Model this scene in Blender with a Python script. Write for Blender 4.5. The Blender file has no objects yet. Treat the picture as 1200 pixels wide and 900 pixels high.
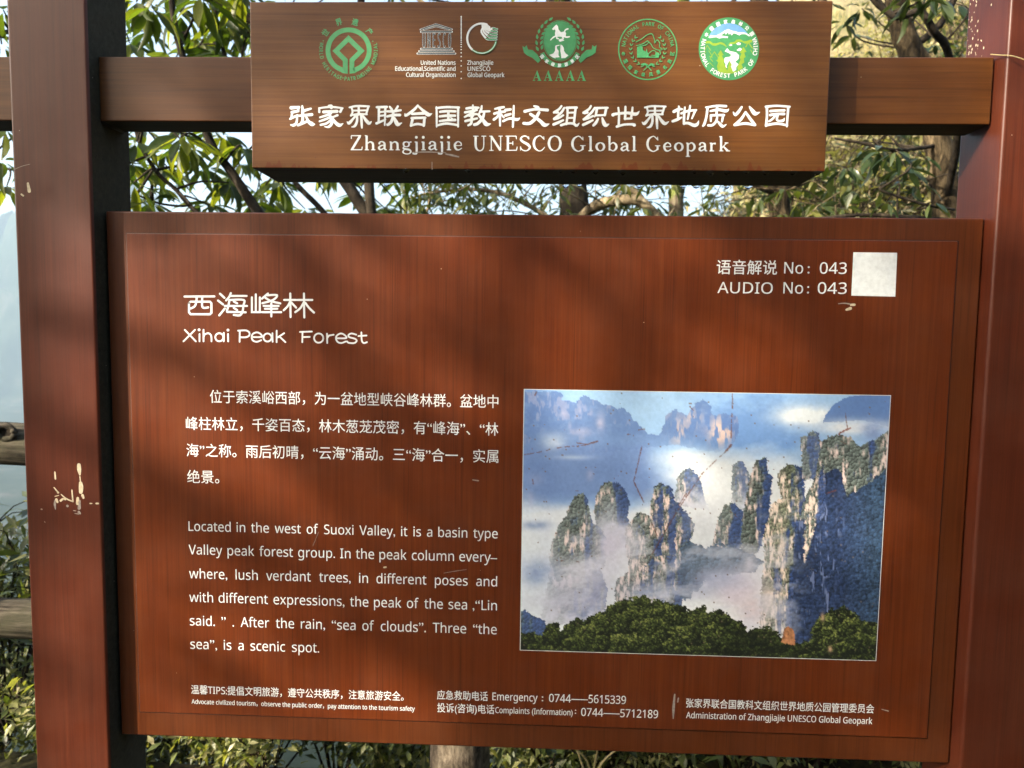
import bpy, bmesh, math, random
import numpy as np
from mathutils import Vector, Matrix, noise as mnoise
from mathutils.geometry import tessellate_polygon

SC = bpy.context.scene
COL = SC.collection
rnd = random.Random(7)

# ------------------------------------------------------------------ camera
F_PX, PX_W, PX_H = 832.0, 1200.0, 900.0
YAW, PITCH, ROLL = 0.03508, -0.0780, 0.01412
CAM = Vector((0.0, -1.2, 1.5))
cy, sy, cp, sp = math.cos(YAW), math.sin(YAW), math.cos(PITCH), math.sin(PITCH)
FWD = Vector((-sy * cp, cy * cp, sp))
R0 = Vector((cy, sy, 0.0))
U0 = R0.cross(FWD)
RGT = R0 * math.cos(ROLL) + U0 * math.sin(ROLL)
UP = U0 * math.cos(ROLL) - R0 * math.sin(ROLL)
cd = bpy.data.cameras.new('camera')
cam = bpy.data.objects.new('camera', cd)
COL.objects.link(cam)
cam.matrix_world = Matrix(((RGT.x, UP.x, -FWD.x, CAM.x), (RGT.y, UP.y, -FWD.y, CAM.y),
                           (RGT.z, UP.z, -FWD.z, CAM.z), (0, 0, 0, 1)))
cd.sensor_width = 36.0
cd.lens = F_PX / PX_W * 36.0
cd.clip_start, cd.clip_end = 0.02, 6000.0
cd.dof.use_dof = True
cd.dof.focus_distance = 1.2
cd.dof.aperture_fstop = 6.0
SC.camera = cam

# ------------------------------------------------------------------ light
SUN_DIR = Vector((-0.74, -0.52, 0.44)).normalized()      # towards the sun
SUN_EL = math.asin(SUN_DIR.z)
SUN_AZ = math.atan2(SUN_DIR.x, SUN_DIR.y)
w = bpy.data.worlds.new('World')
SC.world = w
w.use_nodes = True
nt = w.node_tree
sky = nt.nodes.new('ShaderNodeTexSky')
sky.sky_type = 'NISHITA'
sky.sun_disc = False
sky.sun_elevation = SUN_EL
sky.sun_rotation = SUN_AZ
sky.air_density = 1.0
sky.dust_density = 6.0
nt.links.new(sky.outputs[0], nt.nodes['Background'].inputs[0])
nt.nodes['Background'].inputs[1].default_value = 0.15
sl = bpy.data.lights.new('sun', 'SUN')
sun = bpy.data.objects.new('sun', sl)
COL.objects.link(sun)
sl.energy = 5.0
sl.angle = math.radians(0.7)
sl.color = (1.0, 0.89, 0.74)
sun.rotation_euler = (-SUN_DIR).to_track_quat('-Z', 'Y').to_euler()
sun.location = SUN_DIR * 30
SC.view_settings.view_transform = 'Standard'
SC.view_settings.look = 'None'
SC.view_settings.gamma = 1.0
SC.view_settings.exposure = 1.9


# ------------------------------------------------------------------ helpers
def ray(px, py):
    return FWD + RGT * ((px - 600.0) / F_PX) + UP * ((450.0 - py) / F_PX)


def at(px, py, Y):
    """the world point at depth plane y = Y that the traced pixel shows"""
    d = ray(px, py)
    return CAM + d * ((Y - CAM.y) / d.y)


def to_px(p):
    d = Vector(p) - CAM
    z = d.dot(FWD)
    if z <= 0.05:
        return (-9999, -9999, z)
    return (600 + F_PX * d.dot(RGT) / z, 450 - F_PX * d.dot(UP) / z, z)


def link(o, parent=None):
    COL.objects.link(o)
    if parent is not None:
        o.parent = parent
    return o


def tag(o, label=None, cat=None, group=None, kind=None):
    if label: o['label'] = label
    if cat: o['category'] = cat
    if group: o['group'] = group
    if kind: o['kind'] = kind
    return o


def empty(name, loc=(0, 0, 0)):
    o = bpy.data.objects.new(name, None)
    o.location = loc
    o.empty_display_size = 0.1
    return link(o)


def mesh_obj(name, verts, faces, mats, parent=None, midx=None, smooth=False, loc=None):
    me = bpy.data.meshes.new(name)
    me.from_pydata([tuple(v) for v in verts], [], faces)
    for m in (mats if isinstance(mats, (list, tuple)) else [mats]):
        me.materials.append(m)
    if midx is not None:
        me.polygons.foreach_set('material_index', midx)
    if smooth:
        me.polygons.foreach_set('use_smooth', [True] * len(me.polygons))
    me.update()
    o = bpy.data.objects.new(name, me)
    if loc is not None:
        o.location = loc
    return link(o, parent)


def box_obj(name, lo, hi, mat, parent=None, bevel=0.0, seg=3):
    """a bevelled box with its origin at its own centre"""
    c = (Vector(lo) + Vector(hi)) / 2
    s = Vector(hi) - Vector(lo)
    bm = bmesh.new()
    bmesh.ops.create_cube(bm, size=1.0)
    for v in bm.verts:
        v.co = Vector((v.co.x * s.x, v.co.y * s.y, v.co.z * s.z))
    if bevel:
        bmesh.ops.bevel(bm, geom=bm.edges[:], offset=bevel, segments=seg, profile=0.5, affect='EDGES')
    me = bpy.data.meshes.new(name)
    bm.to_mesh(me)
    bm.free()
    me.materials.append(mat)
    me.polygons.foreach_set('use_smooth', [True] * len(me.polygons))
    o = bpy.data.objects.new(name, me)
    o.location = c
    link(o, parent)
    if bevel:
        wn = o.modifiers.new('wn', 'WEIGHTED_NORMAL')
        wn.keep_sharp = False
    return o


def smooth_path(pts, n=6):
    """Catmull-Rom through tuples"""
    P = [np.array(p, float) for p in pts]
    if len(P) < 3:
        return P
    out = []
    for i in range(len(P) - 1):
        p0, p1, p2, p3 = P[max(i - 1, 0)], P[i], P[i + 1], P[min(i + 2, len(P) - 1)]
        for k in range(n):
            t = k / n
            out.append(0.5 * (2 * p1 + (p2 - p0) * t + (2 * p0 - 5 * p1 + 4 * p2 - p3) * t * t
                              + (3 * p1 - p0 - 3 * p2 + p3) * t ** 3))
    out.append(P[-1])
    return out


def tube(pts, radii, sides=7, wob=0.0, seed=0, cap=True):
    """verts, faces of a tapered tube along pts"""
    r = random.Random(seed)
    V, Fc = [], []
    n = len(pts)
    ref = Vector((0.31, 0.87, 0.17)).normalized()
    for i, p in enumerate(pts):
        p = Vector(p)
        t = (Vector(pts[min(i + 1, n - 1)]) - Vector(pts[max(i - 1, 0)]))
        t = t.normalized() if t.length > 1e-9 else Vector((0, 0, 1))
        a = t.cross(ref)
        if a.length < 1e-4:
            a = t.cross(Vector((1, 0, 0)))
        a.normalize()
        b = t.cross(a)
        for k in range(sides):
            an = 2 * math.pi * k / sides
            rr = radii[i] * (1 + wob * (r.random() - 0.5) * 2)
            V.append(p + (a * math.cos(an) + b * math.sin(an)) * rr)
    for i in range(n - 1):
        for k in range(sides):
            k2 = (k + 1) % sides
            Fc.append((i * sides + k, i * sides + k2, (i + 1) * sides + k2, (i + 1) * sides + k))
    if cap:
        Fc.append(tuple(range(sides - 1, -1, -1)))
        Fc.append(tuple((n - 1) * sides + k for k in range(sides)))
    return V, Fc


class MB:
    def __init__(self):
        self.v, self.f, self.m = [], [], []

    def add(self, V, Fc, mi=0):
        o = len(self.v)
        self.v += [tuple(v) for v in V]
        self.f += [tuple(i + o for i in f) for f in Fc]
        self.m += [mi] * len(Fc)

    def build(self, name, mats, parent=None, smooth=True, loc=None):
        V = self.v
        if loc is not None:
            L = Vector(loc)
            V = [tuple(Vector(v) - L) for v in V]
        return mesh_obj(name, V, self.f, mats, parent, self.m, smooth, loc)


# ------------------------------------------------------------------ materials
def srgb(r, g, b):
    f = lambda c: (c / 255 / 12.92) if c / 255 <= 0.04045 else ((c / 255 + 0.055) / 1.055) ** 2.4
    return (f(r), f(g), f(b), 1.0)


def newmat(name):
    m = bpy.data.materials.new(name)
    m.use_nodes = True
    t = m.node_tree
    return m, t, t.nodes['Principled BSDF']


def nd(t, kind, **kw):
    n = t.nodes.new(kind)
    for k, v in kw.items():
        if hasattr(n, k):
            setattr(n, k, v)
        else:
            n.inputs[k].default_value = v
    return n


def ramp(t, src, stops, interp='LINEAR'):
    n = t.nodes.new('ShaderNodeValToRGB')
    n.color_ramp.interpolation = interp
    el = n.color_ramp.elements
    while len(el) < len(stops):
        el.new(0.5)
    for e, (p, c) in zip(el, stops):
        e.position = p
        e.color = c if len(c) == 4 else (*c, 1)
    t.links.new(src, n.inputs[0])
    return n


def mapped(t, scale, coord='Object', loc=(0, 0, 0)):
    tc = t.nodes.new('ShaderNodeTexCoord')
    mp = t.nodes.new('ShaderNodeMapping')
    mp.inputs['Scale'].default_value = scale
    mp.inputs['Location'].default_value = loc
    t.links.new(tc.outputs[coord], mp.inputs[0])
    return mp.outputs[0]


def noise_n(t, vec, scale, detail=4.0, rough=0.55, dist=0.0):
    n = nd(t, 'ShaderNodeTexNoise', Scale=scale, Detail=detail, Roughness=rough, Distortion=dist)
    t.links.new(vec, n.inputs['Vector'])
    return n.outputs['Fac']


def mixc(t, a, b, fac, mode='MIX'):
    n = t.nodes.new('ShaderNodeMix')
    n.data_type = 'RGBA'
    n.blend_type = mode
    for i, s in ((6, a), (7, b)):
        if isinstance(s, (tuple, list)):
            n.inputs[i].default_value = s if len(s) == 4 else (*s, 1)
        else:
            t.links.new(s, n.inputs[i])
    if isinstance(fac, (int, float)):
        n.inputs[0].default_value = fac
    else:
        t.links.new(fac, n.inputs[0])
    return n.outputs[2]


def mth(t, op, a, b=0.0, clamp=False):
    n = t.nodes.new('ShaderNodeMath')
    n.operation = op
    n.use_clamp = clamp
    for i, s in ((0, a), (1, b)):
        if isinstance(s, (int, float)):
            n.inputs[i].default_value = s
        else:
            t.links.new(s, n.inputs[i])
    return n.outputs[0]


def bump(t, bsdf, h, strength=0.2, dist=0.002):
    b = nd(t, 'ShaderNodeBump', Strength=strength, Distance=dist)
    t.links.new(h, b.inputs['Height'])
    t.links.new(b.outputs[0], bsdf.inputs['Normal'])


def lacquer(name, grain, dark, mid, light, rough=0.36, wet=None, spec=0.28):
    """wood-grain lacquer; grain = stretch per axis (small number along the grain)"""
    m, t, b = newmat(name)
    v = mapped(t, grain)
    g1 = noise_n(t, v, 1.0, 5.0, 0.65)
    v2 = mapped(t, tuple(g * 3.1 for g in grain), loc=(3, 1, 7))
    g2 = noise_n(t, v2, 1.0, 3.0, 0.6)
    big = noise_n(t, mapped(t, (1, 1, 1)), 3.2, 8.0, 0.62)
    g = mth(t, 'ADD', mth(t, 'MULTIPLY', g1, 0.62), mth(t, 'MULTIPLY', g2, 0.38))
    k_ = 0.62                                  # lacquer depth
    dark, mid, light = (tuple(x * k_ for x in q) for q in (dark, mid, light))
    c = ramp(t, g, [(0.14, dark), (0.5, mid), (0.86, light)]).outputs[0]
    lines = noise_n(t, mapped(t, tuple(g * 1.7 for g in grain), loc=(9, 5, 2)), 1.0, 2.0, 0.5)
    c = mixc(t, c, dark, ramp(t, lines, [(0.60, (0, 0, 0)), (0.72, (0.5, 0.5, 0.5))]).outputs[0])
    tone = ramp(t, big, [(0.12, (0.70, 0.68, 0.70)), (0.88, (1.30, 1.27, 1.22))], 'B_SPLINE').outputs[0]
    c = mixc(t, c, tone, 1.0, 'MULTIPLY')
    # tiny pale specks of bare coating, a dry pore or two
    vo = nd(t, 'ShaderNodeTexVoronoi', Scale=26.0)
    t.links.new(mapped(t, (1, 1, 1)), vo.inputs['Vector'])
    hit = mth(t, 'LESS_THAN', vo.outputs['Distance'], 0.022)
    sep = t.nodes.new('ShaderNodeSeparateColor')
    t.links.new(vo.outputs['Color'], sep.inputs[0])
    hit = mth(t, 'MULTIPLY', hit, mth(t, 'GREATER_THAN', sep.outputs[0], 0.62))
    c = mixc(t, c, (0.42, 0.36, 0.28, 1), mth(t, 'MULTIPLY', hit, 0.8))
    vd = nd(t, 'ShaderNodeTexVoronoi', Scale=41.0)
    t.links.new(mapped(t, (1, 1, 1), loc=(5, 2, 9)), vd.inputs['Vector'])
    hd = mth(t, 'MULTIPLY', mth(t, 'LESS_THAN', vd.outputs['Distance'], 0.035), 0.55)
    c = mixc(t, c, (0.03, 0.015, 0.012, 1), hd)
    dust = noise_n(t, mapped(t, (1, 1, 1), loc=(2, 8, 4)), 9.0, 6.0, 0.7)
    dust = ramp(t, dust, [(0.42, (0, 0, 0)), (0.9, (1, 1, 1))]).outputs[0]
    c = mixc(t, c, (0.20, 0.14, 0.10, 1), mth(t, 'MULTIPLY', dust, 0.07))
    rgh = mth(t, 'ADD', mth(t, 'MULTIPLY', big, 0.16), rough - 0.08)
    if wet is not None:                       # rain-wet runs that still stand along the lower edge
        zlo, zhi = wet
        tc = t.nodes.new('ShaderNodeTexCoord')
        sx = t.nodes.new('ShaderNodeSeparateXYZ')
        t.links.new(tc.outputs['Object'], sx.inputs[0])
        streak = noise_n(t, mapped(t, (70, 1, 5)), 1.0, 2.0, 0.6)
        hgt = mth(t, 'DIVIDE', mth(t, 'SUBTRACT', sx.outputs[2], zlo), zhi - zlo)
        run = mth(t, 'GREATER_THAN', mth(t, 'SUBTRACT', streak, mth(t, 'MULTIPLY', hgt, 0.16)), 0.50)
        c = mixc(t, c, (0.085, 0.013, 0.003, 1), mth(t, 'MULTIPLY', run, 0.6))
        rgh = mth(t, 'SUBTRACT', rgh, mth(t, 'MULTIPLY', run, 0.02))
    t.links.new(c, b.inputs['Base Color'])
    t.links.new(rgh, b.inputs['Roughness'])
    b.inputs['Specular IOR Level'].default_value = spec
    bump(t, b, g, 0.12, 0.001)
    return m


def plain(name, col, rough=0.5, var=0.12, scale=60.0, spec=0.4):
    m, t, b = newmat(name)
    n = noise_n(t, mapped(t, (1, 1, 1)), scale, 4.0)
    tone = ramp(t, n, [(0.3, (1 - var,) * 3), (0.7, (1 + var,) * 3)]).outputs[0]
    t.links.new(mixc(t, col, tone, 1.0, 'MULTIPLY'), b.inputs['Base Color'])
    b.inputs['Roughness'].default_value = rough
    b.inputs['Specular IOR Level'].default_value = spec
    return m


RED_D, RED_M, RED_L = (0.068, 0.0115, 0.0028), (0.142, 0.0285, 0.0056), (0.205, 0.055, 0.011)
BRN_D, BRN_M, BRN_L = (0.070, 0.021, 0.0045), (0.160, 0.060, 0.0125), (0.245, 0.105, 0.024)
M = {}
M['panel'] = lacquer('panel_lacquer', (170, 170, 2.4), RED_D, RED_M, RED_L, 0.37)
M['border'] = lacquer('border_lacquer', (150, 150, 3.0), (0.060, 0.0120, 0.0034), (0.118, 0.0290, 0.0070), (0.170, 0.050, 0.0130), 0.37)
M['post'] = lacquer('post_lacquer', (150, 150, 2.6), (0.056, 0.0105, 0.0042), (0.098, 0.0205, 0.0080), (0.145, 0.036, 0.0125), 0.37)
M['header'] = lacquer('header_lacquer', (2.2, 170, 170), BRN_D, BRN_M, BRN_L, 0.37, wet=(-0.1296, -0.119))
M['beam'] = lacquer('beam_lacquer', (2.4, 130, 130), (0.060, 0.018, 0.0040), (0.130, 0.045, 0.0095), (0.20, 0.080, 0.018), 0.37)
M['white'] = plain('white_print', (0.60, 0.63, 0.62, 1), 0.45, 0.10, 140)
M['white_dim'] = plain('white_fine_print', (0.50, 0.52, 0.50, 1), 0.45, 0.10, 140)
M['green'] = plain('green_print', (0.045, 0.225, 0.080, 1), 0.45, 0.12, 120)
M['lime'] = plain('lime_print', (0.20, 0.31, 0.028, 1), 0.45, 0.1, 120)
M['blue'] = plain('blue_print', (0.13, 0.30, 0.56, 1), 0.45, 0.1, 120)
M['slate'] = plain('slate_print', (0.06, 0.075, 0.085, 1), 0.45, 0.1, 120)
M['chip'] = plain('bare_wood_chip', (0.44, 0.37, 0.25, 1), 0.8, 0.25, 300)
M['scuff'] = plain('grey_scuff', (0.24, 0.20, 0.17, 1), 0.7, 0.25, 300)
M['underside'] = lacquer('dark_olive_face', (3, 90, 90), (0.022, 0.020, 0.013), (0.050, 0.046, 0.030), (0.095, 0.086, 0.056), 0.8, spec=0.08)  # dark olive for down-facing faces and the left post's inner face
M['seam'] = plain('grimy_seam', (0.028, 0.013, 0.008, 1), 0.8, 0.4, 40)
M['black'] = plain('dark_gap', (0.012, 0.010, 0.010, 1), 0.8)


def mat_bark(name, c1, c2, c3, scale=14.0, moss=None):
    m, t, b = newmat(name)
    v = mapped(t, (1, 1, 0.35))
    n = noise_n(t, v, scale * 2.0, 9.0, 0.75, 0.6)
    c = ramp(t, n, [(0.38, c1), (0.5, c2), (0.64, c3)]).outputs[0]
    blot = noise_n(t, mapped(t, (1, 1, 0.6), loc=(7, 3, 1)), scale * 0.45, 5.0, 0.6)
    c = mixc(t, c, ramp(t, blot, [(0.4, (0.35, 0.34, 0.33)), (0.62, (1.25, 1.22, 1.15))]).outputs[0], 1.0, 'MULTIPLY')
    big = noise_n(t, mapped(t, (1, 1, 1), loc=(4, 4, 4)), 3.0, 4.0, 0.6)
    if moss:
        c = mixc(t, c, moss, ramp(t, big, [(0.48, (0, 0, 0)), (0.62, (1, 1, 1))]).outputs[0])
    t.links.new(c, b.inputs['Base Color'])
    b.inputs['Roughness'].default_value = 0.85
    b.inputs['Specular IOR Level'].default_value = 0.08
    bump(t, b, n, 0.7, 0.01)
    return m


M['bark'] = mat_bark('grey_brown_bark', (0.008, 0.006, 0.0035), (0.036, 0.027, 0.015), (0.12, 0.092, 0.055))
M['bark_dark'] = mat_bark('dark_wet_bark', (0.010, 0.008, 0.006), (0.026, 0.021, 0.015), (0.055, 0.044, 0.032))
M['bark_pale'] = mat_bark('pale_bark', (0.07, 0.055, 0.035), (0.17, 0.135, 0.085), (0.30, 0.25, 0.165))
M['bark_moss'] = mat_bark('mossy_bark', (0.035, 0.028, 0.02), (0.10, 0.08, 0.055), (0.20, 0.17, 0.12), moss=(0.13, 0.17, 0.03, 1))


def mat_log():
    m, t, b = newmat('weathered_log')
    v = mapped(t, (5, 70, 70))
    n = noise_n(t, v, 1.0, 7.0, 0.7)
    big = noise_n(t, mapped(t, (1, 1, 1)), 7.0, 5.0, 0.6)
    c = ramp(t, n, [(0.40, (0.010, 0.008, 0.006)), (0.5, (0.040, 0.033, 0.024)), (0.62, (0.095, 0.080, 0.060))]).outputs[0]
    c = mixc(t, c, (0.05, 0.048, 0.028, 1), ramp(t, big, [(0.45, (0, 0, 0)), (0.7, (0.8, 0.8, 0.8))]).outputs[0])
    t.links.new(c, b.inputs['Base Color'])
    b.inputs['Roughness'].default_value = 0.85
    b.inputs['Specular IOR Level'].default_value = 0.08
    bump(t, b, n, 0.8, 0.006)
    return m


M['log'] = mat_log()


def mat_leaf(name, cols, trans=0.35, rough=0.42, spec=0.4):
    """leaf: diffuse + gloss on top, light passing through from behind; hue varies leaf by leaf"""
    m, t, b = newmat(name)
    oi = t.nodes.new('ShaderNodeObjectInfo')
    ge = t.nodes.new('ShaderNodeNewGeometry')
    f = mth(t, 'FRACT', mth(t, 'ADD', oi.outputs['Random'], ge.outputs['Random Per Island']))
    n = len(cols)
    c = ramp(t, f, [(i / (n - 1), x) for i, x in enumerate(cols)]).outputs[0]
    nz = noise_n(t, mapped(t, (1, 1, 1)), 35.0, 4.0)
    c = mixc(t, c, ramp(t, nz, [(0.3, (0.75, 0.75, 0.75)), (0.7, (1.2, 1.2, 1.2))]).outputs[0], 1.0, 'MULTIPLY')
    t.links.new(c, b.inputs['Base Color'])
    b.inputs['Roughness'].default_value = rough
    b.inputs['Specular IOR Level'].default_value = spec
    tr = t.nodes.new('ShaderNodeBsdfTranslucent')
    t.links.new(mixc(t, c, (1.9, 2.0, 0.55, 1), 1.0, 'MULTIPLY'), tr.inputs[0])
    mx = t.nodes.new('ShaderNodeMixShader')
    mx.inputs[0].default_value = trans
    t.links.new(b.outputs[0], mx.inputs[1])
    t.links.new(tr.outputs[0], mx.inputs[2])
    t.links.new(mx.outputs[0], t.nodes['Material Output'].inputs[0])
    return m


M['leaf_big'] = mat_leaf('broad_evergreen_leaf', [(0.014, 0.026, 0.005), (0.028, 0.046, 0.007), (0.060, 0.084, 0.011), (0.018, 0.032, 0.006), (0.15, 0.16, 0.022), (0.026, 0.042, 0.007)], 0.55)
M['leaf_mid'] = mat_leaf('shrub_leaf', [(0.020, 0.032, 0.010), (0.045, 0.062, 0.014), (0.085, 0.098, 0.022), (0.024, 0.038, 0.015), (0.16, 0.155, 0.045)], 0.38)
M['leaf_dark'] = mat_leaf('dark_shrub_leaf', [(0.010, 0.020, 0.010), (0.018, 0.032, 0.013), (0.030, 0.046, 0.016), (0.055, 0.070, 0.022)], 0.25, 0.3)
M['leaf_low'] = mat_leaf('undergrowth_leaf', [(0.05, 0.07, 0.02), (0.12, 0.14, 0.04), (0.24, 0.23, 0.09), (0.08, 0.10, 0.03), (0.34, 0.30, 0.15)], 0.4)
M['leaf_dry'] = mat_leaf('pale_dry_leaf', [(0.30, 0.25, 0.13), (0.20, 0.19, 0.07), (0.40, 0.34, 0.20), (0.16, 0.17, 0.05)], 0.35, 0.6)
M['grass_dry'] = mat_leaf('dry_grass_blade', [(0.36, 0.29, 0.15), (0.26, 0.22, 0.10), (0.45, 0.38, 0.22)], 0.3, 0.7)

def mat_ground():
    m, t, b = newmat('leaf_litter_ground')
    v = mapped(t, (1, 1, 1))
    n = noise_n(t, v, 9.0, 10.0, 0.7)
    c = ramp(t, n, [(0.3, (0.055, 0.045, 0.025)), (0.5, (0.20, 0.165, 0.09)), (0.7, (0.36, 0.30, 0.17))]).outputs[0]
    big = noise_n(t, v, 0.5, 5.0, 0.6)
    c = mixc(t, c, (0.09, 0.10, 0.03, 1), ramp(t, big, [(0.42, (0, 0, 0)), (0.66, (0.8, 0.8, 0.8))]).outputs[0])
    t.links.new(c, b.inputs['Base Color'])
    b.inputs['Roughness'].default_value = 0.9
    b.inputs['Specular IOR Level'].default_value = 0.08
    bump(t, b, n, 0.8, 0.05)
    return m


M['ground'] = mat_ground()
M['forest_floor'] = mat_bark('dark_forest_floor', (0.012, 0.012, 0.006), (0.035, 0.034, 0.018), (0.08, 0.075, 0.035), 8.0)
M['paving'] = mat_bark('dark_stone_paving', (0.035, 0.034, 0.030), (0.07, 0.068, 0.060), (0.12, 0.115, 0.10), 6.0)


def mat_mountain():
    m, t, b = newmat('forested_mountain')
    v = mapped(t, (1, 1, 0.35))
    n = noise_n(t, v, 0.05, 9.0, 0.65)
    c = ramp(t, n, [(0.35, (0.012, 0.020, 0.012)), (0.55, (0.026, 0.036, 0.022)), (0.66, (0.07, 0.066, 0.055)), (0.8, (0.11, 0.10, 0.085))]).outputs[0]
    t.links.new(c, b.inputs['Base Color'])
    b.inputs['Roughness'].default_value = 0.95
    b.inputs['Specular IOR Level'].default_value = 0.05
    return m


M['mountain'] = mat_mountain()


# ------------------------------------------------------------------ ground, mountains, haze
def sstep(a, b, x):
    t = min(1.0, max(0.0, (x - a) / (b - a)))
    return t * t * (3 - 2 * t)


def ground_h(x, y):
    n = mnoise.noise(Vector((x * 0.35, y * 0.35, 0.0))) * 0.12 + mnoise.noise(Vector((x * 1.7, y * 1.7, 3.0))) * 0.03
    d = y - 1.15                                   # beyond the fence
    if d <= 0:
        back = max(0.0, -y - 3.4)                  # unseen bank behind the path, raised to block low sky
        return n * (0.4 + min(back, 4.0)) - 0.02 + 0.62 * back * math.exp(-back / 70.0)
    right = sstep(0.10, 0.34, (x - 0.15) / (y + 1.2))
    fall = -55.0 * (1 - math.exp(-d / 70.0)) * 1.0
    rise = 0.62 * max(0.0, d - 0.6) * math.exp(-max(0.0, d - 26) / 60.0)
    amp = min(1.0 + d * 0.12, 12.0)
    return fall * (1 - right) + rise * right + n * amp


def axis(lim, near, n):
    k = np.linspace(-1, 1, n)
    a = 5.2
    return np.sinh(k * a) / math.sinh(a) * lim


gx = axis(900.0, 0, 161)
gy = axis(900.0, 0, 161)
GV = [(x, y, ground_h(float(x), float(y))) for y in gy for x in gx]
GF = []
for j in range(160):
    for i in range(160):
        a = j * 161 + i
        GF.append((a, a + 1, a + 162, a + 161))
g = mesh_obj('ground', GV, GF, [M['ground'], M['forest_floor'], M['mountain']], None, [1 if GV[f[0]][1] < 1.3 else (2 if (GV[f[0]][0] < 0.08 * GV[f[0]][1] or GV[f[0]][1] > 40) else 0) for f in GF], smooth=True)
tag(g, 'leaf-littered ground falling to a valley and rising to a slope', 'ground', kind='structure')


# unseen path added in front of the sign, dark to cut bounced light
bed = mesh_obj('path', [(-6, -3.3, 0.03), (6, -3.3, 0.03), (6, 0.35, 0.03), (-6, 0.35, 0.03)], [(0, 1, 2, 3)], M['forest_floor'])
tag(bed, 'unseen dark path added in front of the sign', 'path', kind='structure')


def mountain(name, cx, cyy, length, depth, height, ang, seed, label):
    nx, ny = 90, 36
    ca, sa = math.cos(ang), math.sin(ang)
    V, Fc = [], []
    for j in range(ny + 1):
        for i in range(nx + 1):
            u, v = i / nx * 2 - 1, j / ny * 2 - 1
            ridge = math.exp(-(v * 1.7) ** 2) * (1 - u * u) ** 0.6 if abs(u) < 1 else 0.0
            p = Vector((u * 3.2 + seed, v * 2.0, seed * 1.7))
            nse = mnoise.fractal(p, 0.9, 2.1, 6)
            pil = max(0.0, mnoise.noise(Vector((u * 16 + seed, v * 9, 2.0)))) * 0.35
            h = height * ridge * max(0.05, 0.72 + 0.34 * nse + pil)
            x, y = u * length, v * depth
            V.append((cx + x * ca - y * sa, cyy + x * sa + y * ca, -62 + h))
    for j in range(ny):
        for i in range(nx):
            a = j * (nx + 1) + i
            Fc.append((a, a + 1, a + nx + 2, a + nx + 1))
    o = mesh_obj(name, V, Fc, M['mountain'], smooth=True)
    return tag(o, label, 'mountain', kind='structure')


mountain('mountain', -455, 560, 270, 130, 205, 0.25, 3.1, 'hazy blue forested mountain beyond the valley')
mountain('mountain', 120, 800, 420, 110, 120, -0.1, 8.4, 'low far ridge hidden behind the sign')
HAZE = True
if HAZE:
    hz = box_obj('haze', (-960, -960, -66), (960, 960, 175), M['black'])
    hm = bpy.data.materials.new('valley_haze')
    hm.use_nodes = True
    ht = hm.node_tree
    ht.nodes.remove(ht.nodes['Principled BSDF'])
    pv = ht.nodes.new('ShaderNodeVolumePrincipled')
    pv.inputs['Color'].default_value = (0.58, 0.80, 1.0, 1)
    pv.inputs['Density'].default_value = 0.0008
    pv.inputs['Anisotropy'].default_value = 0.2
    ht.links.new(pv.outputs[0], ht.nodes['Material Output'].inputs['Volume'])
    hz.data.materials[0] = hm
    tag(hz, 'pale bluish valley haze filling the air', 'haze', kind='stuff')
PRINT_GAIN = 0.85

# ------------------------------------------------------------------ the sign
SIGN = empty('information_sign', (0, 0.03, 0))
tag(SIGN, 'red-brown lacquered information board hung between two square posts below a header', 'sign')
SIGN.location = (0, 0, 0)
P_Y0, P_Y1 = -0.0276, 0.0886
post_l = box_obj('post', (-0.8768, P_Y0, -0.25), (-0.7423, P_Y1, 2.62), M['post'], SIGN, 0.0055, 4)
post_r = box_obj('post', (0.7257, P_Y0, -0.25), (0.8602, P_Y1, 2.62), M['post'], SIGN, 0.0055, 4)
box_obj('crossbeam', (-0.7419, 0.0, 1.8384), (0.7228, 0.0682, 1.9437), M['beam'], SIGN, 0.0022, 3)
box_obj('crossbeam_stub', (-1.50, 0.0, 1.8384), (-0.8772, 0.0682, 1.9437), M['beam'], SIGN, 0.0022, 3)
box_obj('beam_seam', (-0.7435, 0.004, 1.835), (-0.7375, 0.064, 1.9437), M['black'], SIGN)
HX0, HX1, HZ0, HZ1, HY0, HY1 = -0.4661, 0.4470, 1.7530, 2.0115, -0.0444, 0.0705
header = box_obj('header_board', (HX0, HY0, HZ0), (HX1, HY1, HZ1), M['header'], SIGN, 0.0016, 3)
PX0, PX1, PZ0, PZ1 = -0.7375, 0.7236, 0.7605, 1.6895
panel = box_obj('notice_board', (PX0, 0.0, PZ0), (PX1, 0.052, PZ1), M['border'], SIGN, 0.003, 3)
FY = -0.0022
i0, i1 = at(149.5, 276, FY), at(1089, 865, FY)
i2, i3 = at(162, 835, FY), at(1121, 280, FY)
plate = box_obj('face_plate', ((i0.x + i2.x) / 2, FY, (i1.z + i2.z) / 2), ((i1.x + i3.x) / 2, 0.006, (i0.z + i3.z) / 2), M['panel'], SIGN, 0.0014, 2)
seam = ((i0.x + i2.x) / 2 - .0013, (i1.z + i2.z) / 2 - .0013, (i1.x + i3.x) / 2 + .0013, (i0.z + i3.z) / 2 + .0013)
box_obj('plate_seam', (seam[0], -0.0005, seam[1]), (seam[2], 0.004, seam[3]), M['seam'], SIGN)
# black strips filling the joints between the board and the posts
box_obj('joint_strip', (-0.7432, 0.012, 0.765), (-0.7370, 0.048, 1.684), M['black'], SIGN)
box_obj('joint_strip', (0.7230, 0.012, 0.765), (0.7262, 0.048, 1.684), M['black'], SIGN)


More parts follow.
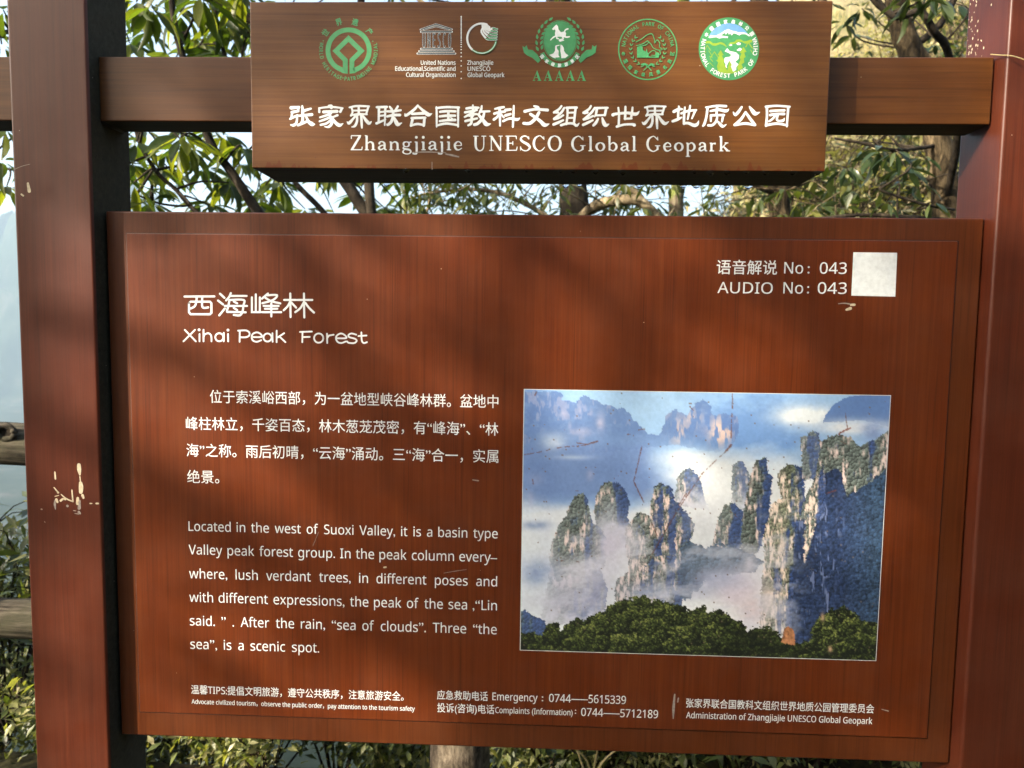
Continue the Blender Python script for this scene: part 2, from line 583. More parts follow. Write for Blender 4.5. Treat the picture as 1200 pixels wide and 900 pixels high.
post_l.data.materials.append(M['underside'])                 # a darker olive on the inner face of the left post
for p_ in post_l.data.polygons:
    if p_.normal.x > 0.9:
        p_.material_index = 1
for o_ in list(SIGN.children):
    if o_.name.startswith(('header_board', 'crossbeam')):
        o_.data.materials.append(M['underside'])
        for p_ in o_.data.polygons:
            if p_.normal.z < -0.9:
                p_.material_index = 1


class Flat:
    """flat print: polygons traced in picture pixels and laid on the board's own plane"""
    STEP = 6e-6

    def __init__(self, Y):
        self.Y, self.v, self.f, self.m, self.k = Y, [], [], [], 0

    def w(self, p):
        q = at(p[0], p[1], self.Y)
        return (q.x, q.z)

    def poly_w(self, pts, mi=0, holes=()):
        """pts in plane metres"""
        y = self.Y - self.k * self.STEP
        self.k += 1
        loops = [[Vector((a, b, 0)) for a, b in pts]] + [[Vector((a, b, 0)) for a, b in h] for h in holes]
        flat = [p for l in loops for p in l]
        o = len(self.v)
        self.v += [(p.x, y, p.y) for p in flat]
        for tri in tessellate_polygon(loops):
            a, b, c = (flat[i] for i in tri)
            if (b.x - a.x) * (c.y - a.y) - (b.y - a.y) * (c.x - a.x) < 0:
                tri = (tri[0], tri[2], tri[1])
            self.f.append(tuple(i + o for i in tri))
            self.m.append(mi)

    def poly(self, pts, mi=0, holes=()):
        self.poly_w([self.w(p) for p in pts], mi, [[self.w(p) for p in h] for h in holes])

    def ellipse(self, cx, cy_, rx, ry, mi=0, n=48, inner=None):
        ring = [(cx + rx * math.cos(2 * math.pi * i / n), cy_ + ry * math.sin(2 * math.pi * i / n)) for i in range(n)]
        hol = []
        if inner:
            hol = [[(cx + inner[0] * math.cos(2 * math.pi * i / n), cy_ + inner[1] * math.sin(2 * math.pi * i / n)) for i in range(n)]]
        self.poly(ring, mi, hol)

    def stroke(self, pts, mi=0, smooth=True, cap=True, closed=False):
        """pts: (x, y, width) in pixels -> one ribbon"""
        P = smooth_path(pts, 5) if (smooth and not closed) else [np.array(p, float) for p in pts]
        n = len(P)
        if n < 2:
            return
        L, R = [], []
        for i in range(n):
            if closed:
                a, b = P[i][:2] - P[i - 1][:2], P[(i + 1) % n][:2] - P[i][:2]
            else:
                a = P[i][:2] - P[i - 1][:2] if i else P[1][:2] - P[0][:2]
                b = P[i + 1][:2] - P[i][:2] if i < n - 1 else a
            a = a / (np.linalg.norm(a) + 1e-9)
            b = b / (np.linalg.norm(b) + 1e-9)
            na, nb = np.array((-a[1], a[0])), np.array((-b[1], b[0]))
            nn = na + nb
            nn = nn / (np.linalg.norm(nn) + 1e-9)
            k = min(2.0, 1.0 / max(0.35, float(nn @ na)))
            h = P[i][2] / 2 * k
            L.append(P[i][:2] + nn * h)
            R.append(P[i][:2] - nn * h)
        y = self.Y - self.k * self.STEP
        self.k += 1
        o = len(self.v)
        ring = [(self.w(a), self.w(b)) for a, b in zip(L, R)]
        for a, b in ring:
            self.v += [(a[0], y, a[1]), (b[0], y, b[1])]
        for i in range(n if closed else n - 1):
            j = (i + 1) % n
            self.f.append((o + 2 * i, o + 2 * i + 1, o + 2 * j + 1, o + 2 * j))
            self.m.append(mi)
        if cap and not closed:
            for e, q in ((0, P[0]), (n - 1, P[-1])):
                if q[2] <= 0:
                    continue
                d = (P[0][:2] - P[1][:2]) if e == 0 else (P[-1][:2] - P[-2][:2])
                d = d / (np.linalg.norm(d) + 1e-9)
                s = np.array((-d[1], d[0]))
                c = [q[:2] + (s * math.cos(t) + d * math.sin(t)) * q[2] / 2 for t in np.linspace(0, math.pi, 6)]
                o = len(self.v)
                self.v += [(a[0], y, a[1]) for a in (self.w(x) for x in c)]
                self.f.append(tuple(o + i for i in range(6)))
                self.m.append(mi)

    def text(self, s, xl, xr, yt, yb, mi=0, bold=0.0, ref=None, yline=None):
        """s between pixel columns xl..xr; the reference glyph spans rows yt..yb at the left end"""
        ref = ref or ('国' if any(ord(c) > 0x2E80 for c in s) else 'H')
        vr, _ = glyphs(ref)
        z0, z1 = vr[:, 1].min(), vr[:, 1].max()
        vt, ft = glyphs(s)
        a, b = self.w((xl, yb)), self.w((xl, yt))
        x1 = self.w((xr, yb))[0]
        sz = (b[1] - a[1]) / (z1 - z0)
        sx = (x1 - a[0]) / (vt[:, 0].max() - vt[:, 0].min())
        X = a[0] + (vt[:, 0] - vt[:, 0].min()) * sx
        Z = a[1] + (vt[:, 1] - z0) * sz
        self.tri(X, Z, ft, mi, bold)

    def tri(self, X, Z, ft, mi, bold=0.0):
        offs = [(0, 0)] if not bold else [(-bold, 0), (bold, 0), (0, bold * 0.8), (0, -bold * 0.8)]
        for dx, dz in offs:
            y = self.Y - self.k * self.STEP
            self.k += 1
            o = len(self.v)
            self.v += [(x + dx, y, z + dz) for x, z in zip(X, Z)]
            self.f += [tuple(i + o for i in f) for f in ft]
            self.m += [mi] * len(ft)

    def arc_text(self, s, cx, cy_, r, a0, a1, h, mi=0, inward=False, aspect=0.9, bold=0.0):
        """characters set on an arc from angle a0 to a1 (degrees, 0 = right, 90 = up), reading order"""
        n = len(s)
        c0 = self.w((cx, cy_))
        mpp = abs(self.w((cx + 10, cy_))[0] - c0[0]) / 10
        for i, ch in enumerate(s):
            if ch == ' ':
                continue
            an = math.radians(a0 + (a1 - a0) * (i / max(1, n - 1)))
            vt, ft = glyphs(ch)
            mx, mz = (vt[:, 0].max() + vt[:, 0].min()) / 2, (vt[:, 1].max() + vt[:, 1].min()) / 2
            if ord(ch) > 0x2E80:
                hh = max(0.75, vt[:, 1].max() - vt[:, 1].min())
            else:
                hv, _ = glyphs('H')
                hh = hv[:, 1].max() - hv[:, 1].min()
                mz = (hv[:, 1].max() + hv[:, 1].min()) / 2
            k = h * mpp / hh
            lx, lz = (vt[:, 0] - mx) * k * aspect, (vt[:, 1] - mz) * k
            rot = an - math.pi / 2 if not inward else an + math.pi / 2
            c, s_ = math.cos(rot), math.sin(rot)
            X = c0[0] + r * mpp * math.cos(an) + lx * c - lz * s_
            Z = c0[1] + r * mpp * math.sin(an) + lx * s_ + lz * c
            self.tri(X, Z, ft, mi, bold)

    def build(self, name, mats, parent, label=None):
        me_o = mesh_obj(name, self.v, self.f, mats, None, self.m)
        # lie the print on its parent without moving it
        me_o.parent = parent
        me_o.matrix_parent_inverse = Matrix.Translation(parent.location).inverted()
        if label:
            me_o['label'] = label
        return me_o


_G = {}
SANS = {**{chr(65 + i): chr(0x1D5A0 + i) for i in range(26)}, **{chr(97 + i): chr(0x1D5BA + i) for i in range(26)},
        **{chr(48 + i): chr(0x1D7E2 + i) for i in range(10)}}


def glyphs(s, serif=False):
    key = (s, serif)
    if key not in _G:
        body = s if serif else ''.join(SANS.get(c, c) for c in s)
        c = bpy.data.curves.new('glyph', 'FONT')
        c.body = body
        c.size = 1.0
        c.resolution_u = 3
        o = bpy.data.objects.new('glyph', c)
        COL.objects.link(o)
        dg = bpy.context.evaluated_depsgraph_get()
        me = o.evaluated_get(dg).to_mesh()
        v = np.array([x.co[:] for x in me.vertices])
        f = [tuple(p.vertices) for p in me.polygons]
        o.evaluated_get(dg).to_mesh_clear()
        bpy.data.objects.remove(o)
        bpy.data.curves.remove(c)
        _G[key] = (v, f)
    return _G[key]


def strokes(fl, spec, ox, oy, s, w0, mi=0, smooth=True):
    for st in spec.replace('\n', ' ').split(';'):
        pts = []
        for tok in st.split():
            q = [float(t) for t in tok.split(',')]
            pts.append((ox + q[0] / s, oy + q[1] / s, (q[2] if len(q) > 2 else w0) / s))
        if len(pts) == 1:
            pts.append((pts[0][0] + 0.05, pts[0][1] + 0.05, pts[0][2]))
        if pts:
            fl.stroke(pts, mi, smooth)


TY = HY0 - 0.0003                     # header print plane
BY = FY - 0.0003                      # board print plane

# -- header: clerical-script characters, each a set of brush strokes
CLERICAL = [
 (335, '75,100,50 185,92,36;185,90,30 165,150,30;85,162,40 175,145,34;90,165,30 80,225,30;60,255,30 90,240,34 165,205,30;160,205,30 155,270,30 145,315,34 110,345,40 70,340,20;230,75,26 236,150,42 236,270,36 210,325,36;240,145,40 350,112,30;190,212,30 365,195,42;170,345,34 240,315,38 300,290,30;285,225,26 320,295,44 372,330,56 408,330,10'),
 (335, '600,68,20 635,78,50 640,100,40;465,105,22 630,88,30 800,105,22;470,105,26 470,160,30;790,108,30 765,155,36;530,158,42 720,150,44;640,180,24 590,200,34 480,235,26;600,190,30 650,260,40 640,330,40 600,368,32 545,365,12;640,225,32 560,260,32 475,290,26;640,265,32 570,320,32 490,340,28;725,205,34 650,235,24;640,225,26 700,310,44 755,345,48 805,320,10'),
 (335, '895,95,24 1000,75,30 1170,80,26;925,100,28 938,160,26 915,210,28;1160,85,30 1130,190,30;935,140,24 1140,136,24;920,205,26 1020,188,28 1140,192,26;1025,80,30 1025,195,34;985,205,32 950,250,30 890,315,44 860,295,10;1000,210,34 1000,290,34 970,355,36 925,370,12;1060,205,34 1065,300,36 1070,380,26;1085,215,28 1130,280,44 1172,318,44 1203,292,10'),
 (435, '80,92,34 220,88,34;110,95,36 105,310,30;200,90,34 190,345,22;110,162,26 195,152,26;110,215,26 195,205,26;75,320,36 120,300,34 200,268,24;260,85,26 290,125,36;375,80,28 340,140,36;225,150,30 310,150,36 415,135,30;225,222,32 310,204,38 405,202,38;310,150,36 305,230,40 280,300,40 235,338,38 220,330,18;325,245,34 350,300,54 378,335,50 430,312,10'),
 (435, '655,65,24 600,130,38 490,208,36 475,180,12;655,70,26 720,130,36 800,195,56 853,183,12;575,187,34 740,177,42;570,245,36 760,240,34;585,250,38 560,352,36;750,245,38 740,352,36;565,350,28 650,328,34 745,345,30'),
 (435, '918,90,24 922,230,30 920,368,22;915,105,30 1060,92,34 1235,96,30;1222,98,34 1222,366,26;930,347,30 1060,322,34 1220,345,30;970,158,34 1060,148,36 1185,150,34;965,222,32 1060,212,36 1180,212,34;965,288,32 1060,275,34 1180,272,40;1085,150,36 1085,275,36;1118,238,16 1145,255,18'),
 (535, '140,110,34 230,98,36 310,100,30;230,65,24 230,150,38;120,165,34 230,145,32 290,135,24;295,105,26 220,170,36 115,230,28;180,215,30 240,192,34 290,190,28;240,200,28 210,240,34;125,288,34 210,267,36 290,250,28;215,250,34 205,320,36 165,348,28;355,75,24 345,130,34 310,195,22;330,155,32 465,150,28;390,170,30 365,250,42 300,320,42 250,338,40;315,205,38 370,270,44 420,332,58 482,326,10'),
 (535, '665,90,32 600,102,36 540,115,24;530,182,34 600,163,36 680,152,34;605,105,38 610,200,36 612,352,26;605,175,34 570,230,32 525,265,38;625,190,26 665,235,28;690,132,42 760,122,34;690,207,40 760,188,32;655,288,32 750,250,34 850,265,42 890,242,10;805,72,26 800,200,32 792,368,28'),
 (535, '1090,75,24 1138,95,46 1150,115,38;960,150,44 1100,122,34 1280,132,42;1160,165,40 1110,250,46 1030,318,44 945,318,40;1040,190,40 1110,235,40 1180,290,46 1240,342,54 1302,326,10'),
 (635, '275,75,28 240,120,32 170,165,34;185,160,42 225,165,34;315,100,28 270,170,34 170,255,30;175,258,38 240,240,34 300,205,28;165,335,38 230,307,38 300,275,28;345,100,34 490,97,34;360,100,34 360,200,30 345,330,32;475,100,34 450,320,32;360,170,26 455,167,26;355,243,26 450,240,26;270,345,36 360,320,34 440,322,34 488,350,38 525,315,10'),
 (635, '690,75,28 660,120,32 585,170,36;600,170,42 640,165,34;745,100,28 690,175,34 590,262,30;590,263,38 655,245,34 720,215,28;580,340,38 640,312,38 715,275,28;760,105,34 925,100,30;775,105,38 760,190,32 740,225,20;905,105,38 885,205,32;760,207,28 890,202,28;790,255,28 760,310,40 725,348,34;850,245,26 870,310,52 898,345,52 945,328,10'),
 (635, '1000,200,48 1040,187,38 1200,172,38 1320,190,46 1370,148,10;1075,100,26 1085,200,30 1080,340,32;1175,85,28 1172,200,36 1168,260,30;1275,95,26 1265,180,34 1252,250,30;1165,255,32 1262,250,28;1055,365,36 1150,338,32 1260,332,34 1300,343,46'),
 (735, '247,97,24 352,77,30 540,83,26;277,102,28 290,162,26 267,212,28;522,88,30 490,192,30;287,143,24 500,140,24;272,207,26 372,190,28 500,194,26;390,82,30 390,197,34;337,207,32 302,255,30 242,322,44 208,300,10;352,212,34 354,295,34 325,362,36 278,380,12;415,207,34 418,300,36 422,390,26;440,218,28 485,285,44 530,322,46 583,295,10'),
 (735, '725,80,24 730,110,38;655,155,44 720,122,42 770,120,28;720,130,34 715,230,34;640,290,38 700,267,42 765,235,22;760,180,32 850,147,34 970,132,28;810,95,26 800,200,34 797,325,36;885,70,26 870,160,32 850,260,26;960,137,32 940,180,30 910,250,24;797,320,36 860,317,38 940,348,48 985,330,42 1005,282,8'),
 (735, '1105,95,24 1250,75,32 1390,77,34;1130,95,34 1112,230,34 1085,325,38 1065,355,28;1170,147,28 1280,128,38 1390,145,42 1427,117,10;1265,80,32 1255,190,32;1175,207,32 1360,202,32;1177,207,34 1175,290,26;1350,202,34 1332,295,28;1265,230,28 1250,290,34 1200,343,36 1140,348,36;1275,295,24 1310,335,42 1345,362,38 1392,335,10'),
 (835, '410,90,30 370,150,40 320,197,40 290,158,12;520,85,22 560,140,50 600,182,54 662,163,12;465,160,28 400,260,38 310,340,34;465,160,28 530,255,42 597,340,38;310,346,28 460,320,38 590,346,26'),
 (835, '750,85,34 900,72,30 1085,85,30;765,90,36 765,220,32 752,352,34;1065,90,36 1055,220,32 1045,362,26;755,346,34 900,322,34 1050,346,30;815,147,36 910,138,30 1010,136,34;810,202,36 900,187,32 1005,187,40;890,195,30 850,250,30 795,290,28;920,195,30 905,260,32 930,284,28 990,280,38 1012,245,10'),
]
fl = Flat(TY)
for ox, spec in CLERICAL:
    strokes(fl, spec, ox, 118, 12.0, 32)
    fl.k = 0 if fl.k > 60 else fl.k
fl.build('heading_lettering', [M['white']], header, 'white clerical-script Chinese heading')

# -- header: serif line
LETTERS = {
 'n': (140, '5,112,12 25,112,14;25,115,27 25,0,27;0,4,11 55,4,11;30,85,11 70,114,16 104,95,26 110,60,27 110,0,27;84,4,11 140,4,11'),
 'h': (140, '2,198,13 25,198,13;25,200,27 25,0,27;0,4,11 55,4,11;30,85,11 70,114,16 104,95,26 110,60,27 110,0,27;84,4,11 140,4,11'),
 'a': (122, '22,92,26;20,92,20 30,110,16 60,117,14 88,95,26 91,60,27 91,30,26 100,8,18 120,6,11;90,72,11 40,58,18 16,30,26 40,6,18 88,30,11'),
 'g': (130, '55,116,11 25,104,20 18,80,22 28,56,18 55,46,11 82,56,18 92,80,22 84,104,18 55,116,11;86,104,12 122,114,18;30,50,11 14,30,18 35,16,22 90,6,24 114,-20,20 90,-50,12 40,-50,12 10,-26,18 30,8,11'),
 'j': (60, '5,111,13 30,111,14;30,115,27 30,-30,26 10,-53,16 -22,-44,20;27,176,36'),
 'i': (62, '5,111,13 30,111,14;30,115,27 30,0,27;3,4,11 60,4,11;28,176,36'),
 'e': (118, '16,62,11 104,63,11;104,63,14 96,98,15 60,117,13 26,92,25 17,56,28 34,14,24 70,3,14 110,28,9'),
 'l': (62, '3,200,12 30,200,12;30,205,27 30,0,27;3,4,11 60,4,11'),
 'o': (130, '65,117,11 30,98,24 15,60,29 30,22,24 65,3,11 100,22,24 115,60,29 100,98,24 65,117,11'),
 'b': (135, '0,200,12 25,200,12;25,205,27 25,8,22;30,85,11 70,116,16 104,95,24 116,60,29 104,25,24 70,3,14 28,25,12'),
 'p': (135, '3,111,13 25,111,14;25,115,27 25,-70,27;-2,-72,11 55,-72,11;30,85,11 70,116,16 104,95,24 116,60,29 104,25,24 70,3,14 28,25,12'),
 'r': (100, '3,111,13 25,111,14;25,115,27 25,0,27;0,4,11 60,4,11;30,78,11 52,106,13 82,103,26'),
 'k': (145, '0,200,12 25,200,12;25,205,27 25,0,27;0,4,11 55,4,11;35,45,11 96,110,12;72,114,11 122,114,11;56,66,16 112,5,30;90,4,11 145,4,11'),
 'Z': (160, '12,199,13 142,199,13;12,199,11 14,155,11;128,193,28 22,9,28;6,6,13 152,6,13;152,6,11 157,48,11'),
 'U': (185, '40,200,30 40,70,30 58,18,22 95,-1,14 132,18,14 148,70,13 148,200,13;6,200,11 78,200,11;117,200,11 182,200,11'),
 'N': (190, '35,195,13 35,4,13;8,4,11 65,4,11;8,200,11 45,200,11;36,196,28 156,6,30;160,200,13 160,0,13;132,200,11 188,200,11'),
 'E': (168, '38,200,30 38,0,30;6,200,12 150,200,12;148,200,14 154,158,9;38,103,11 104,103,11;104,130,11 104,76,11;6,5,12 156,5,12;154,5,14 163,56,9'),
 'S': (145, '118,196,9 124,156,9;120,160,11 96,192,13 62,202,14 24,184,20 16,152,28 46,121,31 100,90,33 135,50,28 112,10,17 70,-2,12 26,18,12 10,56,9;10,60,9 10,2,9'),
 'C': (172, '147,198,9 152,150,9;147,160,13 112,198,12 80,203,12 32,168,25 14,100,31 32,34,25 80,-2,12 122,6,12 162,50,9'),
 'O': (184, '92,204,11 38,176,24 14,101,32 38,26,24 92,-2,11 146,26,24 170,101,32 146,176,24 92,204,11'),
 'G': (192, '150,198,9 154,148,9;148,160,13 112,198,12 82,203,12 33,168,25 14,100,31 33,34,25 84,-2,12 124,8,14 150,30,22;150,74,28 150,18,22;116,75,11 186,75,11'),
}
SMOOTH_STRAIGHT = False
fl = Flat(TY)


def serif_word(fl, word, xl, xr, yb, hpx=17.0):
    gap = 30.0
    tot = sum(LETTERS[c][0] for c in word) + gap * (len(word) - 1)
    sx, sy_ = (xr - xl) / tot, hpx / 200.0
    x = 0.0
    for c in word:
        wd, spec = LETTERS[c]
        for st in spec.split(';'):
            pts = []
            for tok in st.split():
                q = [float(t) for t in tok.split(',')]
                pts.append((xl + (x + q[0]) * sx, yb - q[1] * sy_, q[2] * (sx + sy_) / 2 * 1.05))
            if len(pts) == 1:
                fl.ellipse(pts[0][0], pts[0][1], pts[0][2] / 2, pts[0][2] / 2, 0, 14)
            else:
                fl.stroke(pts, 0, len(pts) > 2, cap=False)
        x += wd + gap
    if fl.k > 60:
        fl.k = 0


for wd, xl, xr, yb in (('Zhangjiajie', 410.5, 542, 175.9), ('UNESCO', 554, 658, 176.6), ('Global', 669.5, 746, 177), ('Geopark', 757.5, 855.5, 177.2)):
    serif_word(fl, wd, xl, xr, yb)
fl.build('heading_lettering', [M['white']], header, 'white serif English heading')

# -- header emblems --------------------------------------------------------
EM = [M['green'], M['white'], M['lime'], M['blue'], M['slate'], M['white_dim']]
G_, W_, L_, B_, S_, D_ = range(6)
# world heritage ring and square
fl = Flat(TY)
cx0, cy0, r0, wr = 408.3, 59.0, 24.0, 5.6
loop = []
for k in range(0, 41):
    an = math.radians(90 + 14 + k * (360 - 28) / 40.0 + 180 - 0)
    loop.append((cx0 + r0 * math.cos(an + 0) , cy0 - r0 * math.sin(an)))
a0 = math.radians(255)
left = [(cx0 + r0 * math.cos(math.radians(d)), cy0 - r0 * math.sin(math.radians(d)), wr) for d in range(90, 253, 6)]
right = [(2 * cx0 - x + 0.4, y, ww) for x, y, ww in left]
core_l = [(404.6, 83.2, wr), (404.6, 70.5, wr), (393.6, 59.6, wr), (408.4, 45.2, wr)]
path = left + [(402.3, 82.9, wr)] + core_l + [(2 * cx0 - x + 0.4, y, ww) for x, y, ww in reversed(core_l[:-1])] + [(414.7, 82.9, wr)] + list(reversed(right))[:-1]
fl.stroke(path, G_, False, closed=True)
for ch, px_, py_, rt in (('世', 381.2, 39, 52), ('界', 397.3, 27.2, 18), ('遗', 416.3, 27.3, -16), ('产', 433, 38, -48)):
    an = math.degrees(math.atan2(cy0 - py_, px_ - cx0))
    fl.arc_text(ch, cx0, cy0, math.hypot(px_ - cx0, py_ - cy0), an, an, 7.6, G_, bold=0.00035)
fl.arc_text('WORLD HERITAGE', cx0, cy0, 32.2, 168, 254, 4.2, G_, inward=True, aspect=0.8, bold=0.0002)
fl.arc_text('PATRIMOINE MONDIAL', cx0, cy0, 32.2, 264, 372, 4.2, G_, inward=True, aspect=0.8, bold=0.0002)
fl.ellipse(379, 48, .7, .7, G_, 8); fl.ellipse(437, 48.5, .7, .7, G_, 8); fl.ellipse(402, 91.5, .7, .7, G_, 8)
fl.build('emblem', EM, header, 'green ring and square emblem')
# temple and geopark shell, with their captions
fl = Flat(TY)
for mi, g_ in ((D_, 0.45), (S_, 0.0)):
    ln = lambda pts, wd: fl.stroke([(x, y, wd + .35 + 2 * g_ * 0.62) for x, y in pts], mi, False, cap=mi == D_)
    ln([(492.8, 34.6), (511, 28.4), (529.6, 34.4)], 1.1)
    ln([(496.5, 34.8), (511, 30.9), (526, 34.6)], 0.7)
    ln([(493.5, 37.2), (529.5, 37.2)], 1.5)
    ln([(493.5, 57.2), (529.5, 57.2)], 1.3)
    ln([(491.3, 60.0), (531.6, 60.0)], 1.3)
    ln([(489.2, 62.8), (533.6, 62.8)], 1.3)
for ch, x0_, x1_ in (('U', 495, 498.6), ('N', 500.9, 504.4), ('E', 507, 510), ('S', 512.9, 516.2), ('C', 519, 522), ('O', 525.2, 528.6)):
    fl.text(ch, x0_ + .2, x1_ - .2, 38.9, 55.5, D_, 0.00042, ref='H')
    fl.text(ch, x0_ + .25, x1_ - .25, 39.2, 55.2, S_, 0.00028, ref='H')
y_, st_ = 19.5, 1.55
while y_ < 98:
    fl.poly([(540.5, y_ - 0.9), (541.4, y_), (540.5, y_ + 0.9), (539.6, y_)], W_)
    y_ += st_
    st_ = min(8.0, st_ * (1.0 if y_ < 45 else 1.16))
for s_, xl, xr, yt, yb in (('United Nations', 493.2, 533.8, 71, 76), ('Educational,Scientific and', 463.3, 533.8, 78, 83), ('Cultural Organization', 476, 533.8, 85.2, 90.2),
                           ('Zhangjiajie', 547.6, 578, 71, 76), ('UNESCO', 548, 574.5, 78.2, 83.2), ('Global Geopark', 548, 591, 85.4, 90.4)):
    fl.text(s_, xl, xr, yt, yb, D_, 0.00018)
ring = [(564.6 + 17.0 * math.cos(math.radians(d)), 45.2 - 17.4 * math.sin(math.radians(d))) for d in range(70, 348, 6)]
for i in range(len(ring) - 1):
    mi = W_ if i < 27 else G_
    fl.stroke([(*ring[i], 2.3), (*ring[i + 1], 2.3)], mi, False, cap=True)
fl.stroke([(x, y, 0.7) for x, y in ring], W_, False, cap=False)
fl.poly([(564.2, 28.4), (568, 27.6), (572, 29.4), (575, 32.4), (572.4, 35), (568, 36), (564.8, 34)], W_)
for k in range(5):
    x0_, xe, ye = 565.5 + 2.0 * k, 582.6 - 0.6 * (4 - k) * 0.4, 46.4 - 3.0 * k
    pts = [(x0_, 33.2 - 0.4 * k, 1.1), (x0_ - 1.2 + 0.5 * k, 38 - 0.8 * k, 1.4), (x0_ + 4.2, ye - 1.1, 1.6), (x0_ + 8, ye, 1.7), (xe, ye, 1.6)]
    fl.stroke([(a, b, c + 0.7) for a, b, c in pts], W_)
    fl.stroke([(a, b, c) for a, b, c in pts[2:]], G_)
fl.build('emblem', EM, header, 'temple and shell emblem pair with small white captions')
# five-A scenic area wreath
fl = Flat(TY)
ecx, ecy = 656.2, 47.6
fl.ellipse(ecx, ecy, 20.0, 24.2, G_, 56, inner=(19.4, 23.6))
fl.ellipse(ecx, ecy, 18.9, 23.0, G_, 56)


def zp(pts, ox=605, oy=10, s=9.47):
    return [(ox + a / s, oy + b / s) for a, b in pts]


fl.poly(zp([(398, 225), (425, 195), (445, 178), (462, 195), (470, 235), (495, 262), (535, 255), (552, 270), (550, 300), (538, 318), (515, 322), (495, 312), (455, 312), (432, 300), (430, 270), (437, 245), (425, 232), (408, 240)]), W_)
strokes(fl, '440,305,16 410,320,14 382,348,12;452,312,16 450,330,14 470,335,12;515,318,16 520,335,14 480,350,18;530,308,16 560,318,16 590,312,14;535,262,14 545,238,14 572,226,16;485,360,16 525,352,12', 605, 10, 9.47, 14, W_)
fl.poly(zp([(365, 515), (410, 500), (430, 470), (432, 420), (440, 410), (480, 402), (478, 412), (448, 420), (455, 450), (470, 470), (468, 515), (480, 540), (430, 545), (440, 555), (400, 540)]), W_)
fl.poly(zp([(492, 398), (515, 415), (528, 440), (530, 470), (550, 500), (580, 520), (545, 548), (500, 552), (495, 500), (488, 470)]), W_)
for sx_ in (-1, 1):
    for k in range(7):                                  # laurel leaves, two rows
        a_ = math.radians(200 - k * 13.5) if sx_ < 0 else math.radians(-20 + k * 13.5)
        for rr, tl in ((1.22, 0.55), (1.42, -0.15)):
            bx_, by_ = ecx + 18.9 * rr * math.cos(a_), ecy - 20.5 * rr * math.sin(a_) + 2
            dn = a_ - math.pi / 2 * (1 if sx_ < 0 else -1) + tl * (1 if sx_ < 0 else -1) * -1
            dx_, dy_ = math.cos(dn), -math.sin(dn)
            fl.stroke([(bx_, by_, 0.4), (bx_ + dx_ * 2.6, by_ + dy_ * 2.6, 3.0), (bx_ + dx_ * 6.0, by_ + dy_ * 6.0, 0.3)], G_, cap=False)
band = [(ecx + 23.5 * math.cos(math.radians(d)), ecy + 2.2 - 27.0 * math.sin(math.radians(d)), 5.0) for d in range(207, 334, 7)]
fl.stroke(band, G_, True, cap=False)
fl.poly(zp([(270, 575), (242, 605), (175, 545), (120, 520), (85, 490), (68, 415), (92, 432), (115, 408), (130, 455), (180, 460), (235, 510)]), G_)
fl.poly(zp([(690, 575), (715, 605), (780, 545), (840, 520), (880, 490), (892, 405), (868, 425), (845, 405), (835, 455), (780, 460), (725, 510)]), G_)
fl.arc_text('国家级旅游景区', ecx, ecy + 1.6, 26.6, 219, 321, 4.2, W_, inward=True, aspect=0.95, bold=0.00025)
for k in range(5):
    vt, ft = glyphs('\U0001D400', True)
    x0_, x1_ = 624.2 + 13.05 * k, 634.6 + 13.05 * k
    a_, b_ = fl.w((x0_, 94.8)), fl.w((x1_, 82.6))
    X = a_[0] + (vt[:, 0] - vt[:, 0].min()) / np.ptp(vt[:, 0]) * (b_[0] - a_[0])
    Z = a_[1] + (vt[:, 1] - vt[:, 1].min()) / np.ptp(vt[:, 1]) * (b_[1] - a_[1])
    fl.tri(X, Z, ft, G_)
fl.build('emblem', EM, header, 'green wreath with white horse above five letters A')
# national park line emblem
fl = Flat(TY)
ncx, ncy = 759.1, 57.9
fl.ellipse(ncx, ncy, 34.8, 36.0, G_, 72, inner=(33.4, 34.6))
fl.arc_text('NATIONAL PARK OF CHINA', ncx, ncy, 29.0, 170, 10, 4.3, G_, aspect=0.85, bold=0.0002)
fl.arc_text('中国国家级风景名胜区', ncx, ncy, 29.2, 190, 350, 4.6, G_, inward=True, bold=0.0003)
strokes(fl, '285,375,9 350,340,9 410,295,9 465,285,10 490,345,9 495,385,8 520,350,9 550,385,9 548,430,8 580,450,7;290,412,8 350,400,10 415,360,10;330,420,9 400,405,9 430,370,8;420,365,10 455,400,9 480,440,9 540,465,9 580,455,7;430,500,9 470,470,8 505,480,8 500,520,9 460,520,8;545,470,8 560,500,9 540,520,8', 715, 10, 9.48, 9, G_)
fl.poly(zp([(298, 430), (340, 415), (360, 430), (365, 465), (395, 480), (405, 445), (415, 490), (430, 505), (425, 535), (500, 535), (515, 485), (545, 495), (540, 548), (298, 548)], 715, 10, 9.48), G_)
for sx_ in (-1, 1):
    for k in range(9):
        a_ = math.radians(140 + k * 14.5) if sx_ < 0 else math.radians(40 - k * 14.5)
        bx_, by_ = ncx + 20 * math.cos(a_), ncy - 20 * math.sin(a_)
        for tl in (0.55, -0.55):
            dn = a_ - math.pi / 2 * (1 if sx_ < 0 else -1) + tl
            fl.stroke([(bx_, by_, 0.5), (bx_ + 1.9 * math.cos(dn), by_ - 1.9 * math.sin(dn), 1.2), (bx_ + 3.8 * math.cos(dn), by_ - 3.8 * math.sin(dn), 0.3)], G_, cap=False)
strokes(fl, '345,625,14 380,620,26 415,630,14;430,640,14 455,622,24 490,630,12;370,690,9 415,650,9 430,640,9;455,690,9 430,660,9 400,640,9', 715, 10, 9.48, 9, G_)
fl.build('emblem', EM, header, 'thin green circle emblem with line-drawn peaks')
